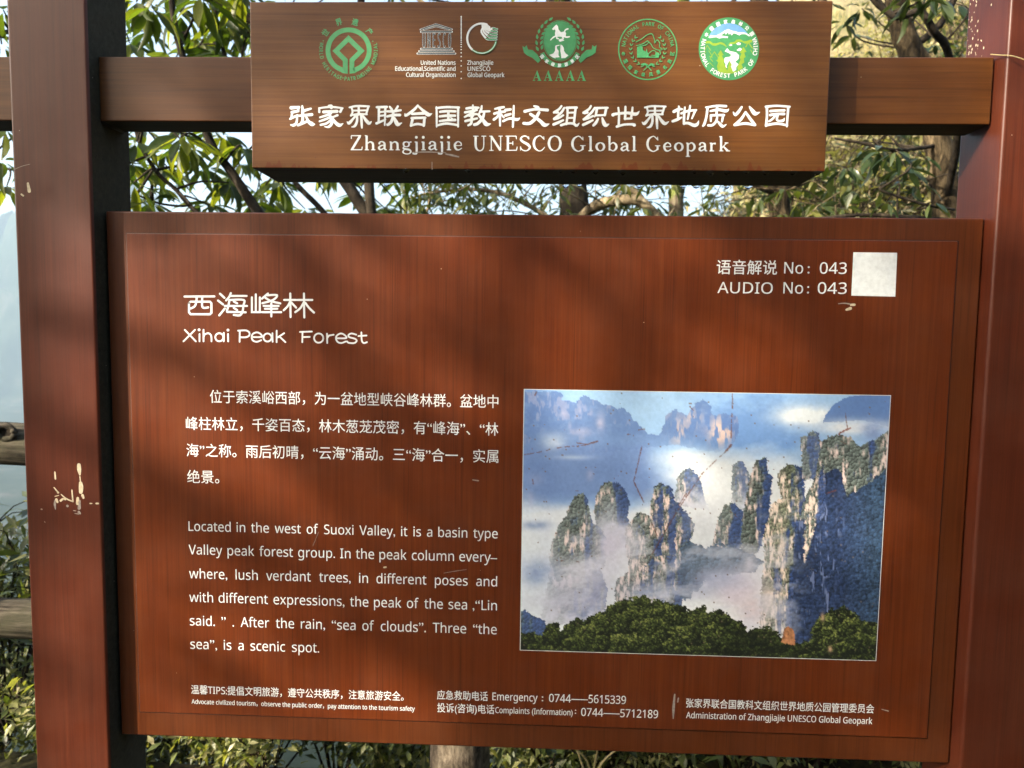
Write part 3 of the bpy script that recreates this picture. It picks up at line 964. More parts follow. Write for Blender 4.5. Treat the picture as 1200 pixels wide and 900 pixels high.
# forest park disc
fl = Flat(TY)
fcx, fcy = 854.2, 57.2
fl.ellipse(fcx, fcy, 35.4, 36.8, G_, 72)
z5 = lambda pts: zp(pts, 810, 10, 9.48)
seg = [(fcx + 27.2 * math.cos(math.radians(d)), fcy - 30.0 * math.sin(math.radians(d))) for d in range(28, 153, 6)]
fl.poly(seg + z5([(210, 300), (300, 290), (420, 260), (560, 270), (640, 285)]), B_)
fl.poly(z5([(190, 320), (215, 293), (240, 300), (275, 300), (330, 275), (370, 245), (412, 228), (450, 245), (500, 255), (520, 265), (560, 265), (600, 268), (655, 295), (645, 312), (620, 295), (600, 285), (560, 285), (535, 298), (490, 278), (470, 275), (450, 298), (432, 275), (418, 290), (410, 262), (385, 290), (370, 270), (345, 288), (330, 300), (412, 312), (405, 328), (350, 325), (310, 332), (280, 318), (240, 322), (205, 328)]), W_)
fl.poly(z5([(165, 390), (152, 380), (170, 360), (210, 360), (240, 385), (280, 385), (325, 372), (365, 385), (395, 420), (388, 425), (350, 402), (320, 395), (265, 415), (235, 410), (205, 385)]), L_)
fl.poly(z5([(405, 415), (430, 378), (480, 370), (505, 345), (545, 342), (585, 365), (620, 360), (660, 345), (680, 350), (675, 375), (645, 380), (685, 440), (675, 445), (632, 385), (612, 430), (598, 430), (620, 390), (600, 390), (560, 370), (520, 368), (490, 392), (440, 395)]), L_)
fl.poly(z5([(372, 475), (400, 440), (425, 470), (500, 488), (532, 520), (525, 560), (490, 590), (525, 620), (500, 650), (500, 680), (465, 705), (455, 680), (440, 640), (425, 580), (405, 610), (395, 640), (398, 660), (370, 650), (385, 625), (360, 580), (375, 545), (430, 535), (445, 515), (420, 495)]), W_)
for q in ([(425, 405), (440, 395), (458, 405), (445, 415), (428, 415)], [(500, 390), (525, 375), (552, 385), (545, 405), (515, 405)], [(505, 460), (540, 435), (565, 450), (545, 472), (515, 470)]):
    fl.poly(z5(q), W_)
fl.poly(z5([(328, 460), (362, 520), (340, 520), (370, 580), (360, 600), (385, 650), (400, 690), (425, 575), (452, 630), (440, 640), (465, 700), (520, 690), (510, 650), (530, 610), (550, 560), (535, 550), (560, 500), (540, 490), (580, 425), (615, 480), (590, 490), (605, 540), (585, 550), (590, 600), (560, 620), (575, 660), (520, 700), (455, 722), (380, 725), (320, 710), (295, 690), (285, 640), (300, 600), (285, 580), (310, 520), (292, 515)]), L_)
strokes(fl, '178,408,8 145,470,8;178,408,8 215,465,8;195,470,7 225,515,7;150,490,7 165,480,7;258,480,8 215,545,8;258,480,8 300,545,8;235,540,7 205,535,7;210,555,7 240,590,7;205,600,7 245,640,7;280,575,7 310,600,7;655,400,8 685,445,8;660,460,8 682,495,8', 810, 10, 9.48, 8, L_, False)
fl.arc_text('中国国家森林公园', fcx, fcy, 31.2, 149, 33, 4.6, W_, bold=0.0003)
fl.arc_text('NATIONAL FOREST PARK OF CHINA', fcx, fcy, 31.0, 163, 380, 4.6, W_, inward=True, aspect=0.95, bold=0.00025)
fl.build('emblem', EM, header, 'round green emblem with snow peak, river and pines')

# -- board lettering -------------------------------------------------------
TITLE = ('62,125 412,123;205,125 200,190 180,240 135,265;270,125 268,190 270,240 290,258 340,252;'
         '115,200 115,310 135,332 360,332 378,315 378,205 360,185 135,185 115,200;'
         '478,92 530,140;455,172 515,218;535,265 470,345;605,85 585,130 550,170;600,118 790,118;590,165 755,165 752,230 742,300 710,345 640,340;590,165 575,240 560,300 600,305 780,310;535,235 795,235;640,183 680,205;640,257 680,285;'
         '852,135 852,308 950,308;898,100 898,300;945,135 945,308;1040,90 970,150;1030,110 1145,110 1100,165 975,203;1010,140 1080,180 1185,205;990,235 1165,235;1005,268 1150,268;970,308 1195,308;1080,205 1080,358;'
         '1230,165 1370,165;1302,90 1305,365;1300,185 1270,240 1225,285;1312,192 1370,255;1385,165 1560,165;1462,90 1466,370;1460,195 1420,260 1360,308;1478,198 1520,255 1580,313')
fl = Flat(BY)
for st in TITLE.split(';'):
    strokes(fl, st, 210, 335, 10.0, 24, 0, smooth=st.count(' ') > 1 and not st.startswith(('852,135', '115,200')))
fl.build('title_lettering', [M['white']], plate, 'white rounded Chinese title')
fl = Flat(BY)
circ = lambda cx_, cy_, r_: ' '.join(f'{cx_ + r_ * math.cos(2 * math.pi * k / 14)},{cy_ + r_ * math.sin(2 * math.pi * k / 14)}' for k in range(15))
XIHAI = ['65,515 195,650', '185,515 50,650', '238,565 238,650', '233,515,32', '285,515 285,650', '285,600 300,570 340,555 370,575 378,610 378,650', circ(470, 602, 47), '522,550 522,650',
         '572,565 574,650', '572,518,32', '690,525 780,522 820,545 820,582 780,602 715,602', '710,530 708,655', '855,600 965,598 952,562 910,545 865,562 850,600 865,640 910,655 960,637', circ(1035, 605, 47), '1092,555 1095,655',
         '1142,525 1142,660', '1150,607 1230,555', '1178,597 1245,660', '1415,540 1555,535', '1445,545 1442,660', '1445,600 1530,598', circ(1635, 612, 54), '1732,560 1735,670', '1735,610 1755,582 1810,572',
         '1842,614 1955,612 1940,577 1895,558 1850,580 1838,615 1855,655 1900,670 1950,652', '2075,572 2020,558 1985,575 1992,600 2060,620 2080,645 2050,670 1990,668 1965,650', '2135,545 2140,640 2165,670 2200,660', '2100,588 2195,582']
for ks, st in enumerate(XIHAI):
    if ks == 18:                                        # the last word is a piece of lettering of its own
        fl.build('title_lettering', [M['white']], plate, 'white rounded English title, first two words')
        fl = Flat(BY)
    if st.count(' ') == 0:
        x_, y_, w_ = (float(t) for t in st.split(','))
        fl.ellipse(210 + x_ / 10, 335 + y_ / 10, w_ / 20, w_ / 20, 0, 14)
    else:
        strokes(fl, st, 210, 335, 10.0, 19, 0, smooth=st.count(' ') > 2)
fl.build('title_lettering', [M['white']], plate, 'white rounded English title, last word')

for s_, xl, xr, yt, yb in (('位于索溪峪西部，为一盆地型峡谷峰林群。盆地中', 246, 584, 457.6, 472.2),
                           ('峰柱林立，千姿百态，林木葱茏茂密，有“峰海”、“林', 218, 584, 489, 503.6),
                           ('海”之称。雨后初晴，“云海”涌动。三“海”合一，实属', 218.6, 584, 520.4, 535),
                           ('绝景。', 219.4, 257, 551.4, 566)):
    fl = Flat(BY)
    fl.text(s_, xl, xr, yt, yb, 0, 0.0)
    fl.build('text_line', [M['white']], plate)


def justified(s, xl, xr, yt, yb, width_ratio=None, bold=0.0002):
    fl = Flat(BY)
    hv, _ = glyphs('H')
    a, b = fl.w((xl, yb)), fl.w((xl, yt))
    x1 = fl.w((xr, yb))[0]
    sz = (b[1] - a[1]) / (hv[:, 1].max() - hv[:, 1].min())
    sx = sz * (width_ratio or 1.0)
    words = s.split(' ')
    ws = []
    for wd in words:
        v, f = glyphs(wd)
        ws.append((v, f, (v[:, 0].max() - v[:, 0].min()) * sx))
    gap = (x1 - a[0] - sum(q[2] for q in ws)) / max(1, len(ws) - 1)
    x = a[0]
    for v, f, wdt in ws:
        fl.tri(x + (v[:, 0] - v[:, 0].min()) * sx, a[1] + v[:, 1] * sz, f, 0, bold)
        x += wdt + gap
    return fl.build('text_line', [M['white']], plate)


for s_, xl, xr, yt, yb in (('Located in the west of Suoxi Valley, it is a basin type', 221, 583.3, 611, 622),
                           ('Valley peak forest group. In the peak column every–', 221.2, 582.6, 638.3, 649.5),
                           ('where, lush verdant trees, in different poses and', 221.8, 582.6, 666.4, 677.6),
                           ('with different expressions, the peak of the sea ,“Lin', 222, 582.4, 694, 705.2),
                           ('said. ” . After the rain, “sea of clouds”. Three “the', 222.6, 582.2, 721.6, 732.8),
                           ('sea”, is a scenic spot.', 223.2, 374, 749, 760.2)):
    justified(s_, xl, xr, yt, yb, 0.905, 0.0)

for pieces in ([('语音解说', 839.6, 910.4, 305.2, 321.2, 0.0003), ('No', 918.8, 941, 307.2, 320.4, 0.0002), (':', 946.2, 948.6, 307.2, 320.4, 0.0002), ('043', 960.4, 992, 307.4, 320.6, 0.0002)],
               [('AUDIO', 840.6, 905.4, 330.4, 343.4, 0.0001), ('No', 917.8, 941, 330.6, 343.8, 0.0001), (':', 945.6, 948, 330.6, 343.8, 0.0001), ('043', 958, 992, 330.8, 344, 0.0001)],
               [('温馨TIPS:提倡文明旅游，遵守公共秩序，注意旅游安全。', 224, 473, 803, 813.2, 0.00016)],
               [('Advocate civilized tourism，observe the public order，pay attention to the tourism safety', 224.6, 486, 818.8, 825.2, 0.0002)],
               [('应急救助电话', 512.2, 571.6, 809.2, 819.6, 0.0003), ('Emergency', 577, 629.8, 811.6, 820.4, 0.00028), (':', 634.8, 636.6, 813, 821.6, 0.0002), ('0744', 643.4, 669, 813.2, 822.4, 0.00022), ('——', 669.6, 689, 813.2, 823, 0.0), ('5615339', 689.6, 733.4, 814.2, 823.6, 0.00022)],
               [('投诉(咨询)电话', 512.4, 579.2, 824.2, 834.6, 0.0003), ('Complaints (Information)', 580.4, 671, 828.6, 835.4, 0.00025), (':', 673.6, 675.2, 829, 836.4, 0.0002), ('0744', 681, 706.8, 829.6, 838.8, 0.00022), ('——', 707.2, 726, 829.6, 839.6, 0.0), ('5712189', 726.8, 771, 830.8, 840.2, 0.00022)],
               [('张家界联合国教科文组织世界地质公园管理委员会', 804, 1024.4, 818.8, 829, 0.00026)],
               [('Administration of Zhangjiajie UNESCO Global Geopark', 804, 1022.4, 834.2, 841.4, 0.00024)]):
    fl = Flat(BY)
    for s_, xl, xr, yt, yb, bo in pieces:
        fl.text(s_, xl, xr, yt, yb, 0, bo * 0.4)
    fl.build('text_line', [M['white']], plate)
# the code sticker keeps its place, plain
fl = Flat(BY)
fl.poly([(1000, 295.6), (1051.4, 296.2), (1049.2, 347.6), (997.6, 346.4)], 0)
fl.build('sticker', [M['white']], plate, 'plain square white sticker')

# ------------------------------------------------------------------ the printed landscape on the board
def hash2(ix, iy, seed):
    h = (ix.astype(np.int64) * 374761393 + iy.astype(np.int64) * 668265263 + seed * 974634777) & 0xFFFFFFFF
    h = ((h ^ (h >> 13)) * 1274126177) & 0xFFFFFFFF
    return ((h ^ (h >> 16)) & 0xFFFFFF) / float(0xFFFFFF)


def vnoise(x, y, seed=0):
    ix, iy = np.floor(x), np.floor(y)
    fx, fy = x - ix, y - iy
    fx, fy = fx * fx * (3 - 2 * fx), fy * fy * (3 - 2 * fy)
    a, b = hash2(ix, iy, seed), hash2(ix + 1, iy, seed)
    c, d = hash2(ix, iy + 1, seed), hash2(ix + 1, iy + 1, seed)
    return (a * (1 - fx) + b * fx) * (1 - fy) + (c * (1 - fx) + d * fx) * fy


def fbm(x, y, seed=0, oct_=4, gain=0.55):
    s, amp, tot = 0, 1.0, 0.0
    for o in range(oct_):
        s = s + vnoise(x * 2 ** o + 17.3 * o, y * 2 ** o - 9.1 * o, seed + o) * amp
        tot += amp
        amp *= gain
    return s / tot


def inpoly(X, Y, poly):
    ins = np.zeros(X.shape, bool)
    n = len(poly)
    for i in range(n):
        x1, y1 = poly[i]
        x2, y2 = poly[(i + 1) % n]
        if y1 == y2:
            continue
        c = ((y1 > Y) != (y2 > Y)) & (X < (x2 - x1) * (Y - y1) / (y2 - y1) + x1)
        ins ^= c
    return ins


def worley(x, y, seed):
    """offset to the nearest jittered cell centre, and that cell's random number"""
    ix, iy = np.floor(x), np.floor(y)
    best = np.full(x.shape, 9.0)
    bx, by, bid = np.zeros(x.shape), np.zeros(x.shape), np.zeros(x.shape)
    for dx in (-1, 0, 1):
        for dy in (-1, 0, 1):
            cx_, cy_ = ix + dx + hash2(ix + dx, iy + dy, seed), iy + dy + hash2(ix + dx, iy + dy, seed + 7)
            d = np.hypot(x - cx_, y - cy_)
            k = d < best
            best = np.where(k, d, best)
            bx, by = np.where(k, x - cx_, bx), np.where(k, y - cy_, by)
            bid = np.where(k, hash2(ix + dx, iy + dy, seed + 13), bid)
    return bx, by, best, bid


def paint_print(nu=460, nv=332):
    U, V_ = np.meshgrid(np.linspace(0, 1, nu), np.linspace(0, 1, nv))
    TLx, TLy, TRx, TRy, BLx, BLy, BRx, BRy = 613.5, 457.5, 1042, 463, 611, 762, 1027.5, 773.5
    X = (TLx * (1 - U) + TRx * U) * (1 - V_) + (BLx * (1 - U) + BRx * U) * V_
    Y = (TLy * (1 - U) + TRy * U) * (1 - V_) + (BLy * (1 - U) + BRy * U) * V_
    C = np.zeros(X.shape + (3,))
    A = lambda *c: np.array(c, float)

    def mix(col, m):
        nonlocal C
        m = np.clip(m, 0, 1)[..., None]
        C = C * (1 - m) + (col if getattr(col, 'ndim', 1) == 3 else np.array(col, float)) * m

    def blob(cx, cy_, rx, ry, k=1.0, sharp=1.0, seed=5, rag=0.5):
        d = ((X - cx) / rx) ** 2 + ((Y - cy_) / ry) ** 2
        n = fbm(X / 14, Y / 8, seed, 4)
        return np.clip(k * np.exp(-d * sharp) * (1 - rag + 2 * rag * n), 0, 1)

    n_big = fbm(X / 60, Y / 30, 1, 4)
    n_fine = fbm(X / 3.0, Y / 3.0, 2, 3)
    jx = (fbm(X / 4.5, Y / 4.5, 31, 3) - 0.5) * 9
    jy = (fbm(X / 4.5, Y / 4.5, 47, 3) - 0.5) * 9
    # sky and valley mist
    t = np.clip((Y - 458) / 300, 0, 1)
    C[:] = A(158, 194, 228)
    mix(A(168, 200, 228), np.clip((n_big - 0.4) * 1.6, 0, 0.8))
    mix(A(104, 140, 192), blob(615, 480, 40, 60, .9))
    mix(A(112, 150, 202), blob(890, 500, 75, 42, 1.25))
    mix(A(228, 233, 233), np.clip((Y - 520 + (n_big - .5) * 40) / 34, 0, 1) * np.clip((X - 740) / 60, 0, 1))
    mix(A(118, 146, 194), np.clip((Y - 505) / 20, 0, 1) * np.clip((800 - X + (n_big - .5) * 60) / 50, 0, 1) * np.clip((606 - Y + (n_big - .5) * 36) / 26, 0, 1))
    mix(A(224, 230, 232), np.clip((Y - 578 + (n_big - .5) * 50) / 26, 0, 1) * np.clip((800 - X) / 40, 0, 1))
    # far ranges
    far = [(600, 461), (629, 459), (656, 459), (660, 469), (676, 473), (678, 466), (685, 463), (693, 469), (699, 469), (707, 475), (717, 475), (724, 479), (732, 477), (740, 487), (750, 498), (761, 508), (775, 508), (781, 489), (792, 478), (806, 487), (814, 473), (825, 467), (833, 475), (837, 487), (849, 483), (865, 487), (867, 504), (859, 522), (840, 528), (790, 520), (700, 530), (600, 545)]
    mf = inpoly(X + jx * .6, Y + jy * .5, far).astype(float)
    fade = np.clip((535 - Y) / 30, 0, 1)
    mix(A(92, 120, 172), mf * fade * .80)
    mix(A(118, 146, 190), mf * fade * np.clip((fbm(X / 7, Y / 6, 8, 4) - .5) * 3, 0, .6))
    cl = np.clip((fbm(X / 5, Y / 12, 11, 3) - .56) * 9, 0, 1) * np.clip((fbm(X / 22, Y / 16, 12, 2) - .48) * 8, 0, 1)
    mix(A(186, 180, 198), mf * cl * fade * .38)
    warm = np.clip((fbm(X / 4, Y / 13, 14, 3) - .44) * 8, 0, 1) * (blob(846, 504, 15, 17, 1.5, 1.4) + blob(797, 503, 11, 16, .8) + blob(815, 488, 8, 10, .8))
    mix(A(222, 196, 184), warm * mf * .95)
    for bx, by, rx, ry in ((680, 481, 2, 4), (693, 483, 2, 4), (668, 498, 2, 4), (704, 495, 5, 12), (683, 505, 12, 5), (660, 485, 5, 5), (692, 555, 4, 6), (628, 560, 9, 7), (622, 583, 3, 8)):
        mix(A(178, 178, 202), blob(bx, by, rx, ry, .55, 1, 5, .9))
    mix(A(206, 216, 226), blob(648, 517, 14, 10, .7) + blob(672, 535, 24, 2.5, .5))
    mix(A(104, 132, 182), blob(628, 548, 24, 16, .6) + blob(642, 575, 26, 16, .6) + blob(720, 545, 40, 16, .35))
    mix(A(226, 230, 230), blob(812, 538, 34, 7, .9) + blob(800, 530, 22, 5, .6))
    # right hand sky: cloud bank and rounded far hill
    mix(A(226, 234, 236), blob(944, 486, 36, 12, 1.5, 1.2, 6, .35))
    hump = [(964, 494), (968, 484), (976, 474), (986, 467), (1000, 463), (1050, 458), (1050, 500), (1030, 496), (1010, 491), (985, 493)]
    mix(A(94, 126, 180), inpoly(X + jx * .25, Y + jy * .25, hump) * .95)
    mix(A(224, 230, 234), blob(1002, 499, 44, 8, 1.2, 1, 7, .4))
    mix(A(122, 146, 194), blob(1022, 504, 14, 12, .9))

    # pillars: lit from the left, vegetation on ledges, blue shade on the right, mist round the feet
    j2x = (fbm(X / 1.9, Y / 1.9, 131, 2) - 0.5) * 5.5
    j2y = (fbm(X / 1.9, Y / 1.9, 147, 2) - 0.5) * 5.5
    wx_, wy_, wd_, wi_ = worley(X / 4.2 + jx * .05, Y / 3.8 + jy * .05, 171)
    relief = np.clip(-(wx_ * .9 + wy_ * 1.1) + (wi_ - .5) * .5 - np.clip(wd_ - .55, 0, 1) * 1.2, -1, 1)   # + where a tuft faces the upper left

    def pillar(poly, hz, split=.55, rock=.5, seed=20, rag=1.0, blue=(50, 72, 118), lit=(104, 116, 106), rockc=(226, 203, 190), foot=0.0):
        m = inpoly(X + jx * rag * .45 + j2x * rag * .6, Y + jy * rag * .35 + j2y * rag * .6, poly)
        xs = np.where(m, X, np.nan)
        import warnings
        with warnings.catch_warnings():
            warnings.simplefilter('ignore')
            lo, hi = np.nanmin(xs, 1, keepdims=True), np.nanmax(xs, 1, keepdims=True)
        tt = np.nan_to_num((X - lo) / (hi - lo + 1e-6), nan=.5)
        ps = np.array(poly)
        top, bot = ps[:, 1].min(), ps[:, 1].max()
        ledge = fbm(X / 11, Y / 9, seed, 4)
        butt = fbm(X / 6.5, Y / 40, seed + 9, 3)           # buttresses: tall vertical ribs
        veg = fbm(X / 2.2, Y / 2.2, seed + 3, 3, .7)
        strk = fbm(X / 2.4, Y / 8, seed + 6, 4, .65)
        shade = np.clip((tt - split + (ledge - .5) * .7 + (butt - .5) * 1.5) * 4, 0, 1)
        vl = np.array(lit, float) * np.clip(.84 + .48 * relief + .70 * (veg - .5), .25, 1.6)[..., None]
        vd = np.array(blue, float) * np.clip(.95 + .34 * relief + .45 * (veg - .5), .45, 1.5)[..., None]
        col = vl * (1 - shade[..., None]) + vd * shade[..., None]
        zone = np.clip((fbm(X / 9, Y / 22, seed + 12, 3) - (1 - rock) + .04) * 8, 0, 1)
        rk = np.clip((strk - .40) * 7, 0, 1) * zone * np.clip((Y - top - 6) / 9, 0, 1)
        rl = np.array(rockc, float) * np.clip(.66 + .62 * strk, 0, 1.15)[..., None]
        rd = np.array((116, 126, 160), float) * np.clip(.45 + .75 * strk, 0, 1.2)[..., None]
        rcol = rl * (1 - shade[..., None]) + rd * shade[..., None]
        rk = rk * (1 - .6 * shade)
        col = col * (1 - rk[..., None]) + rcol * rk[..., None]
        hzc = np.array((186, 198, 220), float)
        col = col * (1 - hz) + hzc * hz
        if foot:
            ff_ = np.clip((Y - (bot - foot) + (fbm(X / 12, Y / 9, seed + 20, 4) - .5) * 60) / foot, 0, .92)[..., None]
            col = col * (1 - ff_) + np.array((206, 208, 222), float) * ff_
        mix(col, m.astype(float))

    pillar([(792, 590), (793, 575), (795, 559), (804, 548), (812, 546), (818, 555), (825, 570), (832, 596)], .34, .5, .45, 21, foot=26)
    pillar([(859, 600), (860, 543), (870, 538), (880, 553), (882, 606)], .40, .35, .5, 22, foot=30)
    mix(A(222, 226, 228), blob(845, 600, 34, 24, .9, 1, 5, .3))
    pillar([(697, 626), (700, 612), (698, 595), (698, 584), (705, 568), (717, 561), (726, 564), (736, 576), (740, 588), (737, 600), (740, 618), (740, 640), (700, 640)], .10, .42, .50, 24, foot=34)
    pillar([(634, 730), (640, 695), (646, 668), (645, 650), (648, 632), (656, 613), (664, 603), (667, 590), (674, 580), (685, 576), (690, 584), (692, 601), (697, 612), (706, 618), (713, 632), (716, 646), (706, 668), (714, 690), (710, 722), (690, 734)], .10, .60, .47, 25, foot=62)
    pillar([(726, 712), (722, 690), (726, 676), (740, 668), (736, 650), (734, 622), (740, 610), (748, 599), (758, 599), (765, 606), (764, 588), (769, 568), (776, 564), (786, 570), (792, 582), (799, 592), (810, 603), (817, 614), (812, 628), (806, 650), (801, 668), (803, 716)], .05, .50, .55, 26)
    pillar([(762, 650), (764, 588), (768, 570), (774, 564), (778, 572), (779, 650)], .04, .62, .62, 37)
    pillar([(780, 650), (780, 574), (784, 566), (789, 571), (793, 584), (794, 650)], .04, .45, .60, 38)
    pillar([(736, 700), (738, 640), (742, 622), (749, 612), (757, 620), (760, 700)], .04, .70, .66, 39)
    pillar([(793, 690), (794, 612), (800, 602), (808, 606), (812, 622), (806, 690)], .05, .45, .58, 40)
    pillar([(836, 640), (843, 605), (850, 592), (860, 585), (868, 592), (876, 600), (876, 640)], .12, .40, .40, 27)
    pillar([(870, 648), (872, 600), (880, 560), (883, 547), (888, 537), (898, 535), (901, 540), (902, 552), (906, 557), (904, 590), (902, 615), (892, 644), (880, 652)], .06, .45, .50, 28)
    pillar([(936, 745), (934, 600), (946, 578), (955, 560), (940, 545), (939, 512), (952, 503), (960, 506), (962, 516), (972, 510), (987, 508), (999, 512), (1008, 521), (1015, 516), (1026, 512), (1036, 506), (1052, 494), (1052, 750)], .10, .95, .42, 29)
    shade_r = [(966, 556), (974, 548), (984, 545), (988, 560), (992, 580), (1004, 572), (1016, 566), (1030, 552), (1052, 538), (1052, 760), (922, 760), (925, 640), (934, 606), (960, 610)]
    ms = inpoly(X + jx * .8, Y + jy * .8, shade_r).astype(float)
    vv = fbm(X / 3, Y / 3, 61, 4)
    mix(np.array((46, 64, 102), float) * np.clip(0.90 + .15 * relief + .80 * (vv - .5), .35, 1.6)[..., None], ms * .95)
    mix(np.array((64, 90, 114), float) * np.clip(0.88 + .22 * relief + .8 * (vv - .5), .35, 1.6)[..., None], ms * np.clip((X - 985) / 60, 0, .7))
    mix(A(120, 134, 172), ms * np.clip((fbm(X / 3.0, Y / 13, 63, 3) - .60) * 12, 0, .8) * np.clip((fbm(X / 16, Y / 20, 64, 2) - .52) * 9, 0, 1) * np.clip((1000 - X) / 30, 0, 1))
    pillar([(892, 745), (893, 700), (896, 669), (898, 650), (896, 625), (902, 604), (906, 588), (917, 580), (913, 564), (911, 556), (915, 549), (925, 542), (937, 543), (945, 549), (943, 564), (944, 580), (940, 600), (932, 640), (930, 745)], .03, .60, .58, 30, lit=(114, 122, 98), rockc=(236, 216, 196))
    pillar([(941, 560), (939, 512), (952, 503), (960, 506), (961, 525), (955, 560)], .25, .5, .62, 33)
    pillar([(944, 600), (948, 580), (956, 556), (964, 540), (968, 560), (966, 600), (958, 610), (950, 640), (944, 660)], .05, .62, .62, 34, rockc=(228, 206, 188))
    mix(A(236, 214, 192), (blob(918, 650, 5, 60, 1.0, 1, 9, .9) * np.clip((fbm(X / 2.2, Y / 6, 210, 3) - .42) * 6, 0, 1) + blob(903, 700, 8, 16, 1.2, 1.3, 10, .5)) * (X < 924) * .85)
    dk = [(798, 700), (800, 640), (812, 632), (830, 640), (845, 636), (870, 640), (885, 650), (897, 655), (884, 670), (850, 674), (830, 678), (812, 700)]
    mix(np.array((54, 78, 102), float) * np.clip(.9 + .35 * relief + .7 * (vv - .5), .4, 1.5)[..., None], inpoly(X + jx, Y + jy, dk) * .92)
    # mist in front of the pillars
    for bx, by, rx, ry, k, c in ((716, 640, 20, 26, 1.0, (198, 196, 212)), (728, 625, 12, 14, .8, (205, 203, 216)), (700, 680, 24, 18, .75, (176, 178, 200)), (664, 682, 30, 22, .6, (186, 188, 206)),
                                 (670, 705, 40, 12, .45, (150, 152, 182)), (868, 688, 30, 22, 1.25, (212, 204, 214)), (842, 676, 34, 12, 1.0, (168, 174, 198)), (760, 690, 26, 12, .55, (150, 160, 190)), (640, 640, 10, 30, .5, (200, 206, 220)), (800, 655, 16, 14, .4, (176, 184, 206)), (708, 612, 16, 12, .5, (204, 206, 220)), (884, 716, 18, 18, 1.0, (214, 200, 204)), (820, 690, 22, 10, .5, (140, 148, 178)),
                                 (626, 690, 18, 40, .9, (206, 216, 222)), (628, 650, 20, 40, .6, (208, 218, 226))):
        mix(A(*c), blob(bx, by, rx, ry, k, 1.0, int(bx) % 17, .35))
    for bx, by, rx, ry, k, c in ((690, 664, 52, 16, .75, (206, 208, 220)), (650, 705, 40, 14, .6, (196, 200, 216)), (770, 694, 40, 9, .7, (178, 186, 206)), (846, 652, 30, 16, .55, (196, 202, 218)), (745, 640, 10, 24, .5, (206, 206, 218)),
                                 (716, 600, 10, 18, .45, (200, 206, 222)), (880, 660, 12, 16, .7, (206, 204, 216)), (825, 610, 22, 20, .5, (218, 222, 228))):
        mix(A(*c), blob(bx, by, rx, ry, k, 1.0, int(by) % 13, .6))
    veil = np.clip((fbm(X / 34, Y / 15, 301, 4) - .50) * 3.0, 0, .5) * np.clip((X - 640) / 40, 0, 1) * np.clip((955 - X) / 30, 0, 1) * np.clip((Y - 590) / 40, 0, 1)
    mix(A(206, 208, 220), veil)
    mix(A(120, 142, 184), blob(630, 614, 16, 5, .8) + blob(630, 670, 20, 14, .75))
    pillar([(606, 752), (606, 716), (616, 714), (628, 722), (640, 727), (646, 752)], .15, .3, .1, 35, lit=(70, 92, 110))
    # near tree tops along the bottom
    tops = [(600, 742), (625, 741), (635, 745), (645, 729), (656, 731), (658, 739), (670, 729), (678, 724), (689, 726), (693, 720), (709, 716), (717, 706), (728, 704), (736, 700), (752, 698), (756, 694), (765, 702), (785, 704), (798, 706), (810, 714), (820, 711), (828, 708), (834, 718), (845, 711), (855, 718), (861, 726), (872, 726), (878, 739), (890, 734), (902, 733), (913, 739), (921, 749), (935, 755), (952, 749), (952, 737), (964, 720), (976, 712), (989, 708), (1005, 720), (1016, 726), (1046, 734), (1046, 800), (600, 800)]
    mt = inpoly(X + jx * .7 + j2x * .9, Y + jy * .8 + j2y * 1.0, tops).astype(float)
    bx_, by_, bd_, bi_ = worley(X / 15 + jx * .03, Y / 12 + jy * .03, 181)
    sx_, sy2, sd_, si_ = worley(X / 4.6 + jx * .06, Y / 4.0 + jy * .06, 191)
    tx_, ty_, td_, ti_ = worley(X / 1.9, Y / 1.7, 197)
    leaf = fbm(X / 1.6, Y / 1.4, 72, 2, .7)
    lum = np.clip(.37 - (bx_ * .45 + by_ * .85) * .42 - (sx_ + sy2) * .18 - np.clip(sd_ - .5, 0, 1) * .3 + (si_ - .5) * .30 + (ti_ - .5) * .52 + (leaf - .5) * 1.0 + (bi_ - .5) * .22 - np.clip((Y - 745) / 80, 0, .25), 0, 1)
    lum = lum * (1 - .5 * blob(885, 750, 38, 16, 1.0, 1, 3, .2))
    tree = np.zeros_like(C)
    for ch, (d, mdl, li) in enumerate(((20, 60, 134), (25, 72, 142), (21, 38, 78))):
        tree[..., ch] = np.where(lum < .5, d + (mdl - d) * lum * 2, mdl + (li - mdl) * (lum - .5) * 2)
    mix(tree, mt)
    mix(np.array((176, 122, 84), float) * (0.6 + .8 * vv[..., None]), inpoly(X + jx * .4, Y + jy * .4, [(919, 753), (921, 737), (927, 733), (933, 739), (934, 756)]).astype(float))
    mix(A(196, 160, 130), blob(975, 760, 2.5, 4, .9) + blob(966, 722, 2.5, 6, .7))
    # print grain, fade, specks
    C = C * (0.955 + 0.09 * n_fine[..., None])
    spk = (hash2(np.floor(X / 1.6), np.floor(Y / 1.6), 91) > .9955) & (n_big > .38)
    mix(A(112, 96, 84), spk * .7)

    def scratch(pts, wd, c=(104, 62, 48), gap=.0):
        best = np.full(X.shape, 1e9)
        for (x1, y1), (x2, y2) in zip(pts[:-1], pts[1:]):
            dx, dy = x2 - x1, y2 - y1
            tt = np.clip(((X - x1) * dx + (Y - y1) * dy) / (dx * dx + dy * dy), 0, 1)
            best = np.minimum(best, np.hypot(X - x1 - tt * dx, Y - y1 - tt * dy))
        wv_ = wd * (.45 + .75 * vnoise(X / 2.2, Y / 2.2, 55))
        k = np.clip(wv_ - best + (vnoise(X / 1.3, Y / 1.3, 56) - .5) * .8 + .30, 0, .75)
        if gap:
            k = k * (vnoise(X / 3, Y / 3, 77) > gap)
        mix(A(*c), k)

    scratch([(614, 532), (632, 529), (648, 525), (660, 523), (686, 521)], .6, gap=.42)
    scratch([(676, 518), (688, 520), (701, 516)], .9)
